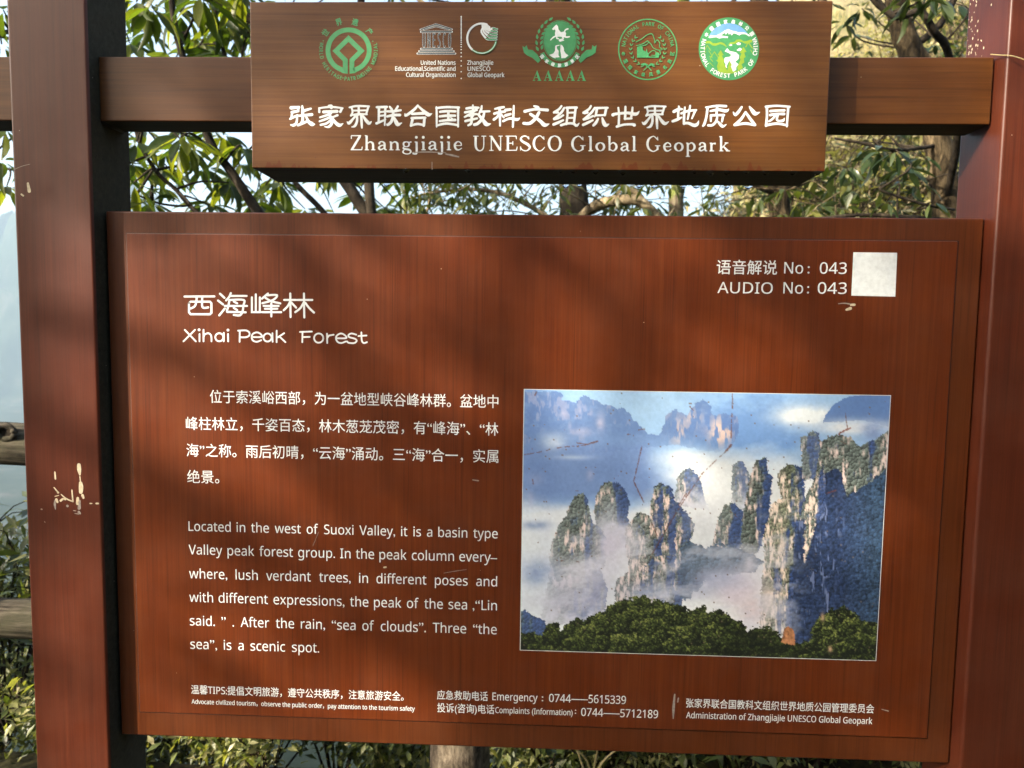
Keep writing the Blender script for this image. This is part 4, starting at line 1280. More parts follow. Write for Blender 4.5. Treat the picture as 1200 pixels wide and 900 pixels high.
    scratch([(753, 522), (748, 545), (744, 562), (750, 575), (756, 587)], .75)
    scratch([(749, 503), (756, 502)], .8); scratch([(736, 508), (739, 508)], .8)
    scratch([(626, 464), (628, 460)], .9); scratch([(809, 476), (813, 480)], .9)
    scratch([(859, 461), (859, 478)], .7); scratch([(858.5, 484), (857.5, 518)], .7, gap=.5)
    scratch([(858, 520), (851, 528)], 1.4); scratch([(851, 528), (838, 540), (821, 556)], .5, gap=.3)
    scratch([(826, 551), (806, 580), (790, 606), (776, 630), (764, 652)], .8, gap=.2)
    scratch([(806, 576), (797, 590)], .6); scratch([(765, 610), (772, 626)], .7)
    scratch([(983, 507), (989, 503), (996, 500)], 1.3, (118, 46, 32)); scratch([(990.5, 483), (991, 490), (993, 500)], .6)
    scratch([(968, 576), (980, 572)], .7, (120, 62, 44)); scratch([(857, 597), (866, 604)], .6, gap=.3)
    scratch([(624, 561), (625, 566)], 1.0); scratch([(985, 515), (991, 518)], .7)
    scratch([(650, 655), (680, 657)], .6, gap=.6)
    return U, V_, np.clip(C, 0, 255)


PU, PV, PC = paint_print()
nv_, nu_ = PU.shape
fl = Flat(BY)
q00, q10, q01, q11 = (np.array(fl.w(p)) for p in ((613.5, 457.5), (1042, 463), (611, 762), (1027.5, 773.5)))
x0_, x1_ = (q00[0] + q01[0]) / 2, (q10[0] + q11[0]) / 2
z1_, z0_ = (q00[1] + q10[1]) / 2, (q01[1] + q11[1]) / 2
pv = np.stack([x0_ + (x1_ - x0_) * PU, np.full(PU.shape, BY), z1_ + (z0_ - z1_) * PV], -1).reshape(-1, 3)
idx = np.arange(nv_ * nu_).reshape(nv_, nu_)
pf = np.stack([idx[:-1, :-1], idx[1:, :-1], idx[1:, 1:], idx[:-1, 1:]], -1).reshape(-1, 4)
me = bpy.data.meshes.new('printed_landscape')
me.from_pydata(pv.tolist(), [], pf.tolist())
lin = PC.reshape(-1, 3) / 255.0
lin = np.where(lin <= 0.04045, lin / 12.92, ((lin + 0.055) / 1.055) ** 2.4)
att = me.color_attributes.new('ink', 'FLOAT_COLOR', 'POINT')
att.data.foreach_set('color', np.concatenate([lin * PRINT_GAIN, np.ones((len(lin), 1))], 1).astype(np.float32).ravel())
pm, pt, pb = newmat('landscape_ink')
an_ = pt.nodes.new('ShaderNodeAttribute')
an_.attribute_name = 'ink'
pt.links.new(an_.outputs['Color'], pb.inputs['Base Color'])
pb.inputs['Roughness'].default_value = 0.42
me.materials.append(pm)
po = bpy.data.objects.new('printed_landscape', me)
link(po, plate)
po.matrix_parent_inverse = Matrix.Translation(plate.location).inverted()
po['label'] = 'printed landscape of misty sandstone pillars with scratches'
# thin pale paper edge round the print
fl = Flat(BY + 0.00012)
fl.poly_w([(x0_ - .0012, z0_ - .0012), (x1_ + .0012, z0_ - .0012), (x1_ + .0012, z1_ + .0012), (x0_ - .0012, z1_ + .0012)], 0)
fl.build('print_edge', [M['white_dim']], plate)

# -- wear on the lacquer: every chip and scuff a small mark of its own
def marks(Y, parent, mat, spec, ox, oy, s, w0=8):
    for st in spec.split(';'):
        fl = Flat(Y)
        strokes(fl, st, ox, oy, s, w0)
        fl.build('paint_chip', [mat], parent)


PY = P_Y0 - 0.0003
marks(PY, post_l, M['chip'], '562,225,40 565,270,44 572,325,20;572,345,10 578,400,12;580,415,36 585,460,48 582,510,40;600,545,30 610,570,24;550,575,30 548,630,34;308,300,16 315,370,18;300,462,12 340,510,14;340,515,20 345,515,20;375,535,10 430,580,14 500,610,14;488,490,14 498,600,16;325,590,30 335,615,24;370,600,24 400,580,20 420,590,14;680,630,14 700,630,10;745,630,18 765,630,18;310,555,8 350,545,8', 30, 520, 9.0)
marks(PY, post_l, M['scuff'], '310,600,14 308,640,24 315,690,10;570,600,20 565,680,34;560,720,26 575,735,20;440,655,26 442,657,26;165,690,16 172,692,16;505,705,8 530,708,8;520,735,8 560,742,8;200,820,8 205,830,8', 30, 520, 9.0)
marks(PY, post_l, M['chip'], '98,645,8 103,672,12;75,683,6 82,688,6', 0, 0, 3.0)
marks(PY, post_l, M['scuff'], '45,598,2 75,585,2 105,577,1.5', 0, 0, 3.0)
marks(BY - 0.0001, plate, M['scuff'], '548,288,3 568,286,4 588,289,5', 800, 260, 3.0)
marks(BY - 0.0001, plate, M['chip'], '592,292,8 604,291,9;576,309,8 590,304,11', 800, 260, 3.0)
marks(BY - 0.0001, plate, M['scuff'], '440,55,4 437,90,7 436,120,3;450,65,4 448,75,4;1000,95,2 1018,100,3', 600, 790, 2.3077)
marks(BY - 0.0001, plate, M['scuff'], '1062,367,4 1082,370,5', 200, 440, 3.0)
marks(BY - 0.0001, plate, M['chip'], '750,195,6 757,194,6', 200, 600, 3.0)
marks(BY - 0.0001, plate, M['scuff'], '960,215,1.2 1000,208,1.4 1040,202,1;500,120,1 520,70,1.2', 200, 600, 3.0)
marks(TY - 0.0002, header, M['scuff'], '530,715,4 600,712,6 690,716,3;690,722,6 720,728,9 750,735,6;625,760,3 625,793,3', 350, 0, 4.0)
# lichen specks on the inner face of the right post
V, Fc = [], []
rs = random.Random(4)
for k in range(80):
    yy = P_Y1 - 0.006 - abs(rs.gauss(0, 0.030))
    zz = 1.955 + rs.random() ** 1.2 * 0.14 + (rs.random() * 0.3 if k > 80 else 0)
    if yy < P_Y0 + 0.01:
        continue
    s = rs.uniform(0.0005, 0.0017)
    o = len(V)
    n = 5
    V += [(0.72545, yy + s * math.cos(2 * math.pi * i / n), zz + s * 1.6 * math.sin(2 * math.pi * i / n)) for i in range(n)]
    Fc.append(tuple(o + n - 1 - i for i in range(n)))
lo_ = mesh_obj('lichen_specks', V, Fc, M['chip'], None)
lo_.parent = post_r
lo_.matrix_parent_inverse = Matrix.Translation(post_r.location).inverted()
lo_['kind'] = 'stuff'

# ------------------------------------------------------------------ water drops on the header's lower edges
def drop_mesh():
    prof = [(0.0, 0.0), (0.0062, 0.0), (0.0060, -0.0012), (0.0046, -0.0032), (0.0027, -0.0056), (0.0012, -0.0066), (0.0, -0.0069)]
    V, Fc, n = [], [], 10
    for r_, z_ in prof:
        for k in range(n):
            V.append((r_ * math.cos(2 * math.pi * k / n), r_ * math.sin(2 * math.pi * k / n), z_))
    for i in range(len(prof) - 1):
        for k in range(n):
            Fc.append((i * n + k, (i + 1) * n + k, (i + 1) * n + (k + 1) % n, i * n + (k + 1) % n))
    me = bpy.data.meshes.new('water_drop')
    me.from_pydata(V, [], Fc)
    me.polygons.foreach_set('use_smooth', [True] * len(me.polygons))
    m, t, b = newmat('water')
    b.inputs['Base Color'].default_value = (0.9, 0.95, 1, 1)
    b.inputs['Roughness'].default_value = 0.02
    b.inputs['IOR'].default_value = 1.33
    b.inputs['Transmission Weight'].default_value = 1.0
    nz = noise_n(t, mapped(t, (1, 1, 1)), 200.0, 2.0)
    bump(t, b, nz, 0.02, 0.0005)
    me.materials.append(m)
    return me


DM = drop_mesh()
front = [476, 549, 617, 657.5, 672, 698, 730, 767.5, 814, 833.5, 852, 875, 897, 929, 957]
back = [453, 663, 679, 717, 749, 766.5, 801, 816, 852, 877]
for k, px in enumerate(front + back):
    isf = k < len(front)
    yy = HY0 + 0.0040 if isf else HY1 - 0.004
    p = at(px, 200 if isf else 214, yy)
    o = link(bpy.data.objects.new('water_drop', DM))
    o.location = (p.x, yy, HZ0 + 0.0004)
    s = rnd.uniform(0.75, 1.2)
    o.scale = (s * rnd.uniform(.9, 1.3), s * .8, s * rnd.uniform(.7, 1.15))
    if isf:
        tag(o, 'clear water drop hanging from the front lower edge of the header board', 'water drop', 'drops along the front edge of the header')
    else:
        tag(o, 'clear water drop hanging from the rear lower edge of the header board', 'water drop', 'drops along the rear edge of the header')

# a dry straw caught between beam and right post
sp_ = [at(1160, 65.0, 0.0) + Vector((0, -0.002, 0.001)), at(1172, 64.6, -0.018), at(1186, 65.5, -0.036), at(1204, 71.5, -0.045), at(1230, 84, -0.04), at(1260, 110, -0.03)]
sp_ = [Vector(q) for q in smooth_path([tuple(q) for q in sp_], 5)]
V, Fc = tube(sp_, [0.0009] * len(sp_), 5)
tag(mesh_obj('dry_straw', V, Fc, M['grass_dry'], smooth=True), 'thin dry yellow straw caught where the crossbeam meets the right post', 'straw')

# ------------------------------------------------------------------ log fence behind the sign
FENCE_Y = 1.0
fence = empty('log_fence', (0, FENCE_Y, 0))
tag(fence, 'weathered grey-brown log fence with two round rails behind the sign', 'fence')


def log(name, a, b, r, seed, knot=None):
    n = 26
    rs = random.Random(seed)
    pts, rad = [], []
    for i in range(n + 1):
        t = i / n
        p = Vector(a).lerp(Vector(b), t)
        p += Vector((0, rs.uniform(-1, 1), rs.uniform(-1, 1))) * 0.004
        pts.append(p)
        rad.append(r * (1 + 0.05 * math.sin(t * 19 + seed) + rs.uniform(-.02, .02)) * (0.93 if i in (0, n) else 1))
    V, Fc = tube(pts, rad, 18, 0.035, seed)
    L = (Vector(a) + Vector(b)) / 2 - Vector(fence.location)
    V = [Vector(v) - Vector(fence.location) - L for v in V]
    o = mesh_obj(name, V, Fc, M['log'], fence, smooth=True, loc=L)
    return o


top = at(12, 521, FENCE_Y)
low = at(15, 727, FENCE_Y)
pc = at(539, 885, FENCE_Y - 0.05)
posts_x = [pc.x - 1.75, pc.x, pc.x + 1.75]
rail = log('rail', (-3.2, FENCE_Y, top.z), (pc.x + 0.02, FENCE_Y, top.z), 0.071, 1)
log('rail', (-3.2, FENCE_Y + 0.01, low.z), (pc.x + 0.02, FENCE_Y + 0.01, low.z), 0.066, 2)
log('rail', (pc.x - 0.02, FENCE_Y, top.z + .01), (3.4, FENCE_Y, top.z + .02), 0.069, 3)
log('rail', (pc.x - 0.02, FENCE_Y + 0.01, low.z), (3.4, FENCE_Y + 0.01, low.z), 0.066, 4)
for k, x in enumerate(posts_x):
    V, Fc = tube([(0, 0, z) for z in (-0.5, 0.0, 0.35, 0.7, 1.05, 1.16)], [0.098, 0.096, 0.094, 0.095, 0.092, 0.080], 20, 0.02, 30 + k)
    mesh_obj('post', V, Fc, mat_bark('fence_post_wood', (0.04, 0.033, 0.025), (0.11, 0.09, 0.068), (0.21, 0.18, 0.14), 22.0) if k == 0 else bpy.data.materials['fence_post_wood'], fence, smooth=True, loc=(x, -0.05, 0))
# knot on the upper rail: a ring of swollen bark round a dark hollow
kp = at(7, 507, FENCE_Y - 0.068)
mb = MB()
ringp = [Vector((0.030 * math.cos(a), -0.004 * math.cos(2 * a), 0.021 * math.sin(a))) for a in np.linspace(0, 2 * math.pi, 18)]
mb.add(*tube(ringp, [0.009 + 0.002 * math.sin(k * 2.1) for k in range(18)], 7, 0.1, 5), 0)
mb.add([(0.026 * math.cos(a), 0.004, 0.018 * math.sin(a)) for a in np.linspace(0, 2 * math.pi, 14)[:-1]], [tuple(range(12, -1, -1))], 1)
kb = mb.build('knot', [M['log'], M['bark_dark']], rail)
kb.location = Vector(kp) - Vector(fence.location) - Vector(rail.location)

# ------------------------------------------------------------------ leaves
def leaf_geo(L=1.0, W=0.3, droop=0.15, fold=0.10, st=5, tip=0.03):
    prof = {3: [0.06, 1.0, tip], 4: [0.05, 0.85, 0.9, tip], 5: [0.05, 0.72, 1.0, 0.74, tip]}[st]
    V, Fc = [], []
    for i, wv in enumerate(prof):
        s = i / (st - 1)
        z = -droop * s * s * L
        h = wv * W * L / 2
        V += [(s * L, -h, z + fold * h), (s * L, 0, z), (s * L, h, z + fold * h)]
    for i in range(st - 1):
        a = i * 3
        Fc += [(a, a + 3, a + 4, a + 1), (a + 1, a + 4, a + 5, a + 2)]
    return np.array(V), Fc


def curled(V, tw, cl):
    """twist a leaf along its length and curl its edge"""
    W = V.copy()
    for i, (x, y, z) in enumerate(V):
        a = tw * x
        W[i] = (x * (1 - .06 * cl * x), y * math.cos(a) - z * math.sin(a), y * math.sin(a) + z * math.cos(a) - cl * .12 * x ** 3)
    return W


LEAFV = [(curled(v, t_, c_), f) for (v, f), t_, c_ in ((leaf_geo(1, .28, .10, .25), .3, .2), (leaf_geo(1, .24, .28, .45), -.5, 1.0), (leaf_geo(1, .31, .02, .18), .1, .4), (leaf_geo(1, .22, .45, .7), .9, 1.6),
                                                 (leaf_geo(1, .26, .18, .3), -.2, .6), (leaf_geo(.8, .30, .30, .2), .6, .2))]
LEAF_ME = {}


def leaf_me(k, mat):
    key = (k, mat.name)
    if key not in LEAF_ME:
        V, Fc = LEAFV[k]
        me = bpy.data.meshes.new('leaf')
        me.from_pydata(V.tolist(), [], Fc)
        me.polygons.foreach_set('use_smooth', [True] * len(me.polygons))
        me.materials.append(mat)
        LEAF_ME[key] = me
    return LEAF_ME[key]


def open_view(px, py):
    """does the photograph show what lies behind the sign at this pixel"""
    if not (-25 < px < 1225 and -25 < py < 925):
        return False
    if 130 < px < 1145 and 250 < py < 868:
        return False
    if 293 < px < 975 and py < 214:
        return False
    if 66 < py < 156 and 10 < px < 1200:
        return False
    if 12 < px < 150 or px > 1135:
        return False
    return True


def whorl(rs, pos, n, L, droop=0.45, spread=0.28, up=None):
    """one rosette of leaves: list of 4x4 matrices with a length"""
    out = []
    a0 = rs.random() * 6.28
    for k in range(n):
        az = a0 + 2 * math.pi * k / n + rs.uniform(-.25, .25)
        pit = rs.gauss(droop, spread)              # positive = hanging down
        ln = L * rs.uniform(.72, 1.12)
        m = Matrix.Translation(pos) @ Matrix.Rotation(az, 4, 'Z') @ Matrix.Rotation(pit, 4, 'Y') @ Matrix.Translation((0.02, 0, 0)) @ Matrix.Rotation(rs.uniform(-.5, .5), 4, 'X') @ Matrix.Scale(ln, 4)
        out.append((m, ln))
    return out


def tree(name, label, cat, base, trunks, branches, whorls, mat, bark, leaf_L, seed, group=None, n_ind=300, bark_b=None):
    """trunks / branches: lists of (points, radius0, radius1); whorls: (pos, n)"""
    rs = random.Random(seed)
    B = Vector(base)
    root = empty(name, base)
    tag(root, label, cat, group)
    for kind, lst, bk in (('trunk', trunks, bark), ('branch', branches, bark_b or bark)):
        for q, (pts, r0_, r1_) in enumerate(lst):
            pp = [Vector(p) for p in smooth_path([tuple(p) for p in pts], 5)]
            rad = [r0_ + (r1_ - r0_) * i / (len(pp) - 1) for i in range(len(pp))]
            V, Fc = tube([p - B for p in pp], rad, 10 if r0_ > .02 else 6, 0.07, seed * 7 + q)
            mesh_obj(kind, V, Fc, bk, root, smooth=True)
    L = []
    for pos, n in whorls:
        L += whorl(rs, Vector(pos), n, leaf_L)
    scored = []
    for m, ln in L:
        c = m @ Vector((0.5, 0, -.05))
        px, py, z = to_px(c)
        s = ln / z if z > 0.05 and open_view(px, py) else -1
        scored.append((s, m))
    scored.sort(key=lambda t: -t[0])
    mb_v, mb_f = [], []
    cnt = 0
    for s, m in scored:
        k = rs.randrange(6)
        if s > 0.006 and cnt < n_ind:
            o = bpy.data.objects.new('leaf', leaf_me(k, mat))
            link(o, root)
            o.matrix_local = Matrix.Translation(-B) @ m
            cnt += 1
        else:
            V, Fc = LEAFV[k]
            A4 = np.array(Matrix.Translation(-B) @ m)
            W4 = V @ A4[:3, :3].T + A4[:3, 3]
            o0 = len(mb_v)
            mb_v += W4.tolist()
            mb_f += [tuple(i + o0 for i in f) for f in Fc]
    if mb_v:
        fo = mesh_obj('foliage', mb_v, mb_f, mat, root, smooth=True)
        fo['kind'] = 'stuff'
    return root


def P(*a):
    return [at(*q) for q in a]


def gpt(px, Y):
    p = at(px, 800, Y)
    return Vector((p.x, Y, ground_h(p.x, Y) - 0.15))


def twigs_to(whorl_pts, spine, r=0.004):
    """thin twigs from the nearest spine point to each rosette"""
    out = []
    S = [Vector(s) for s in spine]
    for p, n in whorl_pts:
        p = Vector(p)
        q = min(S, key=lambda s: (s - p).length + (0.6 if s.z > p.z + .1 else 0))
        if (q - p).length > 1.3:
            continue
        mid = (p + q) / 2 + Vector((rnd.uniform(-.08, .08), rnd.uniform(-.08, .08), rnd.uniform(-.02, .10)))
        out.append(([q, mid, p], r * 1.6, r * 0.7))
    return out


def spine_of(lst):
    return [Vector(p) for pts, a, b in lst for p in smooth_path([tuple(q) for q in pts], 6)]


# ---- broad-leaved evergreen at the left, its rosettes hanging against the bright sky
YA = 1.75
A_base = gpt(455, YA)
A_tr = [([A_base] + P((452, 640, YA), (446, 420, YA), (438, 262, YA)), 0.050, 0.034)]
A_br = [(P((438, 262, YA), (405, 213, YA), (366, 140, YA), (318, 55, YA - .1), (293, 22, YA - .1), (240, -4, YA - .1), (180, -40, YA - .2)), 0.026, 0.014),
        (P((440, 300, YA), (432, 214, YA), (428, 100, YA + .1), (420, -60, YA + .2)), 0.024, 0.014),
        (P((446, 420, YA), (360, 335, YA - .1), (303, 250, YA - .15), (272, 203, YA - .15), (246, 165, YA - .15), (222, 90, YA - .2), (205, 30, YA - .2), (196, -60, YA - .2)), 0.024, 0.010),
        (P((446, 400, YA), (410, 300, YA), (380, 250, YA), (345, 213, YA), (300, 150, YA), (262, 60, YA), (246, -30, YA)), 0.016, 0.008),
        (P((360, 335, YA - .1), (290, 290, YA - .1), (232, 250, YA - .12), (206, 222, YA - .12), (186, 204, YA - .12), (164, 168, YA - .12), (140, 100, YA - .1), (60, 60, YA - .1), (-10, 40, YA - .1)), 0.012, 0.006),
        (P((206, 222, YA - .12), (222, 240, YA - .2), (190, 239, YA - .25), (160, 228, YA - .3)), 0.005, 0.004),
        (P((140, 100, YA - .1), (60, 130, YA), (4, 170, YA), (-40, 210, YA)), 0.006, 0.004)]
A_wh_px = [(178, 8, 1.35), (160, 2, 1.5), (236, -6, 1.3), (246, 4, 1.45), (212, 16, 1.7), (262, 26, 1.6), (254, 62, 1.7), (236, 52, 1.9), (288, 42, 1.8), (282, 72, 1.6), (205, 70, 1.7), (152, 50, 1.9), (272, 4, 1.9), (298, 26, 1.7), (200, -14, 1.6), (284, -10, 1.5),
           (157, 214, 1.4), (160, 166, 1.6), (222, 172, 1.5), (194, 176, 1.8), (262, 158, 1.7), (284, 172, 1.6), (240, 196, 1.9), (176, 236, 1.5), (326, 214, 2.0), (296, 236, 2.1), (212, 160, 1.3), (268, 214, 1.9), (180, 196, 2.1), (246, 240, 1.8), (318, 236, 2.3), (148, 190, 1.6),
           (4, 12, 1.5), (2, 52, 1.6), (6, 150, 1.5), (2, 188, 1.6), (8, 218, 1.7), (-14, 100, 1.5)]
A_wh = [(at(x, y, Y), rnd.randint(9, 13)) for x, y, Y in A_wh_px]
for k in range(30):
    A_wh.append((at(rnd.uniform(140, 345), rnd.choice([rnd.uniform(-10, 75), rnd.uniform(150, 240)]), rnd.uniform(2.0, 3.2)), rnd.randint(8, 11)))
for k in range(16):
    A_wh.append((at(rnd.uniform(300, 480), rnd.uniform(200, 262), rnd.uniform(2.4, 3.6)), rnd.randint(7, 10)))
for k in range(46):
    A_wh.append((at(rnd.uniform(-160, 330), rnd.uniform(-330, -40), rnd.uniform(1.3, 2.6)), rnd.randint(8, 11)))
for k in range(20):
    A_wh.append((at(rnd.uniform(290, 640), rnd.uniform(-300, 150), rnd.uniform(1.9, 3.0)), rnd.randint(8, 11)))
A_br += twigs_to(A_wh, spine_of(A_br))
tree('evergreen_tree', 'broad-leaved evergreen tree with hanging leaf rosettes beside the left post', 'tree', A_base, A_tr, A_br, A_wh, M['leaf_big'], M['bark_dark'], 0.142, 11, n_ind=300)

# ---- tree in the middle: dark trunk with a pale limb, seen in the slit under the header
YB = 2.9
B_base = gpt(676, YB)
B_tr = [([B_base] + P((675, 600, YB), (674, 300, YB), (672, 232, YB), (664, 130, YB), (650, -60, YB), (640, -260, YB)), 0.105, 0.06)]
B_br = [(P((674, 262, YB), (700, 240, YB - .2), (738, 234, YB - .3), (756, 240, YB - .3), (778, 262, YB - .3)), 0.030, 0.024),
        (P((756, 240, YB - .3), (745, 226, YB - .3), (728, 214, YB - .3), (690, 150, YB - .2)), 0.022, 0.010),
        (P((674, 275, YB), (610, 236, YB), (560, 222, YB), (505, 226, YB + .1), (470, 236, YB + .1)), 0.016, 0.006),
        (P((474, 262, YB + .2), (477, 225, YB + .2), (474, 190, YB + .2)), 0.013, 0.011),
        (P((492, 262, YB + .2), (503, 240, YB + .2), (504, 210, YB + .2), (520, 150, YB + .2)), 0.012, 0.007),
        (P((664, 130, YB), (560, 60, YB), (470, -20, YB)), 0.03, 0.01)]
B_wh = []
for k in range(210):
    B_wh.append((at(rnd.uniform(440, 800), rnd.choice([rnd.uniform(205, 262), rnd.uniform(205, 262), rnd.uniform(-320, 200)]), rnd.uniform(2.4, 3.8)), rnd.randint(5, 8)))
B_br += twigs_to(B_wh[::3], spine_of(B_br), 0.003)
tree('broadleaf_tree', 'dark-trunked tree with a pale limb showing under the middle of the header', 'tree', B_base, B_tr, B_br, B_wh, M['leaf_mid'], M['bark_dark'], 0.095, 12, n_ind=220, bark_b=M['bark_pale'])

# ---- mossy trunk, brown trunk and the leaning trunk by the right post
YC = 3.6
C_base = gpt(788, YC)
C_tr = [([C_base] + P((790, 560, YC), (792, 255, YC), (795, 214, YC), (800, 40, YC), (806, -260, YC)), 0.060, 0.038)]
C_br = [(P((798, 120, YC), (850, 20, YC), (900, -80, YC)), 0.025, 0.01), (P((796, 180, YC), (740, 60, YC), (690, -90, YC)), 0.022, 0.01)]
C_wh = [(at(rnd.uniform(700, 930), rnd.uniform(-300, 60), rnd.uniform(3.2, 4.4)), rnd.randint(5, 8)) for k in range(60)]
C_br += twigs_to(C_wh[::3], spine_of(C_br), 0.003)
tree('broadleaf_tree', 'slim trunk covered in green moss behind the gap under the header', 'tree', C_base, C_tr, C_br, C_wh, M['leaf_mid'], M['bark_moss'], 0.10, 13, n_ind=120)

YD = 3.0
D_base = gpt(922, YD)
D_tr = [([D_base] + P((920, 520, YD), (914, 258, YD), (911, 215, YD), (905, 100, YD), (885, -40, YD), (880, -240, YD)), 0.070, 0.040)]
D_br = [(P((912, 228, YD), (880, 215, YD - .1), (840, 190, YD - .2)), 0.018, 0.008), (P((905, 100, YD), (960, 10, YD), (1000, -90, YD)), 0.03, 0.012)]
D_wh = [(at(rnd.uniform(820, 1010), rnd.choice([rnd.uniform(190, 256), rnd.uniform(-280, 120)]), rnd.uniform(2.6, 3.8)), rnd.randint(5, 8)) for k in range(70)]
D_br += twigs_to(D_wh[::2], spine_of(D_br), 0.003)
tree('broadleaf_tree', 'brown-barked tree trunk below the right corner of the header', 'tree', D_base, D_tr, D_br, D_wh, M['leaf_mid'], M['bark'], 0.10, 14, n_ind=200)

YE = 2.2
E_base = gpt(1118, YE)
E_tr = [([E_base] + P((1116, 520, YE), (1110, 258, YE), (1104, 200, YE), (1098, 158, YE), (1084, 90, YE), (1066, 58, YE), (1056, 30, YE), (1048, -30, YE), (1040, -260, YE)), 0.066, 0.044)]
E_br = [(P((1108, 238, YE), (1122, 160, YE - .3), (1112, 66, YE - .5), (1094, 36, YE - .6), (1078, 14, YE - .6), (1052, 20, YE - .6), (1030, 6, YE - .6), (1012, -14, YE - .6), (960, -60, YE - .5)), 0.016, 0.010),
        (P((1066, 58, YE), (1100, 30, YE), (1122, -10, YE), (1150, -80, YE)), 0.018, 0.012),
        (P((1100, 170, YE), (1050, 176, YE - .2), (1012, 168, YE - .2), (978, 162, YE - .2)), 0.010, 0.005),
        (P((1118, 246, YE - .3), (1085, 240, YE - .4), (1040, 226, YE - .4), (1030, 222, YE - .4)), 0.006, 0.005),
        (P((1110, 258, YE - .1), (1060, 254, YE - .2), (1010, 252, YE - .2), (960, 256, YE - .2)), 0.010, 0.007)]
E_wh = [(at(x, y, Y), n) for x, y, Y, n in ((1068, -8, 1.5, 9), (1100, -6, 1.5, 9), (1120, 4, 1.7, 7), (1060, 8, 1.9, 7), (1010, 10, 2.2, 8), (990, 26, 2.3, 8), (1000, 40, 2.5, 7), (1032, 172, 1.9, 8), (1050, 176, 1.8, 8), (1020, 184, 2.0, 7),
                                             (1062, 196, 1.9, 8), (1080, 184, 2.0, 7), (1052, 212, 2.0, 7), (1010, 176, 2.2, 7), (1040, 236, 1.9, 6), (1092, 236, 1.8, 5), (1076, 214, 2.1, 7), (1128, 180, 2.4, 6), (990, 196, 2.4, 7), (1096, 50, 2.6, 5))]
for k in range(50):
    E_wh.append((at(rnd.uniform(960, 1300), rnd.uniform(-300, -30), rnd.uniform(1.7, 3.2)), rnd.randint(6, 9)))
E_br += twigs_to(E_wh, spine_of(E_br), 0.003)
tree('broadleaf_tree', 'leaning mottled tree trunk with dark hanging leaves beside the right post', 'tree', E_base, E_tr, E_br, E_wh, M['leaf_dark'], M['bark'], 0.105, 15, n_ind=260, bark_b=M['bark_dark'])


# ------------------------------------------------------------------ shrubs
def shrub_meshes(seed, R, H, n_leaf, L, n_stem, lw=.42):
    """foliage + stem geometry of one shrub round its own base"""
    rs = random.Random(seed)
    st = MB()
    tips = []
    for k in range(n_stem):
        az, lean = rs.random() * 6.283, rs.uniform(.1, .95)
        h = H * rs.uniform(.55, 1.0)
        e = Vector((math.cos(az) * R * lean, math.sin(az) * R * lean, h))
        m_ = e * 0.5 + Vector((rs.uniform(-.1, .1), rs.uniform(-.1, .1), rs.uniform(0, .12))) * R
        pts = [Vector(p) for p in smooth_path([(0, 0, -0.1), tuple(m_), tuple(e)], 4)]
        st.add(*tube(pts, [0.007 - 0.005 * i / (len(pts) - 1) for i in range(len(pts))], 4, 0, k, False))
        for j in range(3):
            q = pts[rs.randrange(len(pts) // 2, len(pts))]
            e2 = q + Vector((rs.uniform(-1, 1), rs.uniform(-1, 1), rs.uniform(-.2, .9))) * 0.3 * R
            st.add(*tube([q, (q + e2) / 2 + Vector((0, 0, .02)), e2], [0.0035, 0.0025, 0.0015], 3, 0, k, False))
            tips.append(e2)
        tips += pts[len(pts) // 2:]
    V0, F0 = leaf_geo(1, lw, .15, .25, 3)
    fv, ff = [], []
    for k in range(n_leaf):
        t = rs.choice(tips)
        p = t + Vector((rs.gauss(0, .09), rs.gauss(0, .09), rs.gauss(0, .08))) * R
        if p.z < 0.02:
            p.z = 0.02 + rs.random() * .05
        m = Matrix.Translation(p) @ Matrix.Rotation(rs.random() * 6.283, 4, 'Z') @ Matrix.Rotation(rs.gauss(.25, .5), 4, 'Y') @ Matrix.Rotation(rs.gauss(0, .5), 4, 'X') @ Matrix.Scale(L * rs.uniform(.6, 1.2), 4)
        A4 = np.array(m)
        W4 = V0 @ A4[:3, :3].T + A4[:3, 3]
        o = len(fv)
        fv += W4.tolist()
        ff += [tuple(i + o for i in f) for f in F0]
    return (fv, ff), st


def shrub_proto(seed, R, H, n_leaf, L, n_stem, leafmat, stemmat, lw=.42):
    (fv, ff), st = shrub_meshes(seed, R, H, n_leaf, L, n_stem, lw)
    fm = bpy.data.meshes.new('foliage')
    fm.from_pydata(fv, [], ff)
    fm.materials.append(leafmat)
    sm = bpy.data.meshes.new('stems')
    sm.from_pydata(st.v, [], st.f)
    sm.materials.append(stemmat)
    for m in (fm, sm):
        m.polygons.foreach_set('use_smooth', [True] * len(m.polygons))
    return fm, sm


def place_shrub(name, pr, loc, rz, s, label, group, cat='shrub'):
    root = empty(name, loc)
    root.rotation_euler.z = rz
    root.scale = (s, s, s)
    tag(root, label, cat, group)
    for nm, me in (('foliage', pr[0]), ('stems', pr[1])):
        o = bpy.data.objects.new(nm, me)
        link(o, root)
        if nm == 'foliage':
            o['kind'] = 'stuff'
    return root


near = [shrub_proto(101 + k, .55, .62, 2000, .052, 15, (M['leaf_mid'], M['leaf_low'], M['leaf_low'])[k], (M['bark_dark'], M['bark'], M['bark'])[k]) for k in range(3)]
slope = [shrub_proto(201 + k, .8, 1.05, (1000, 420, 900, 420)[k], .085, (24, 46, 20, 40)[k], (M['leaf_mid'], M['leaf_dry'], M['leaf_dark'], M['leaf_dry'])[k], (M['bark_pale'], M['bark_pale'], M['bark'], M['bark'])[k]) for k in range(4)]
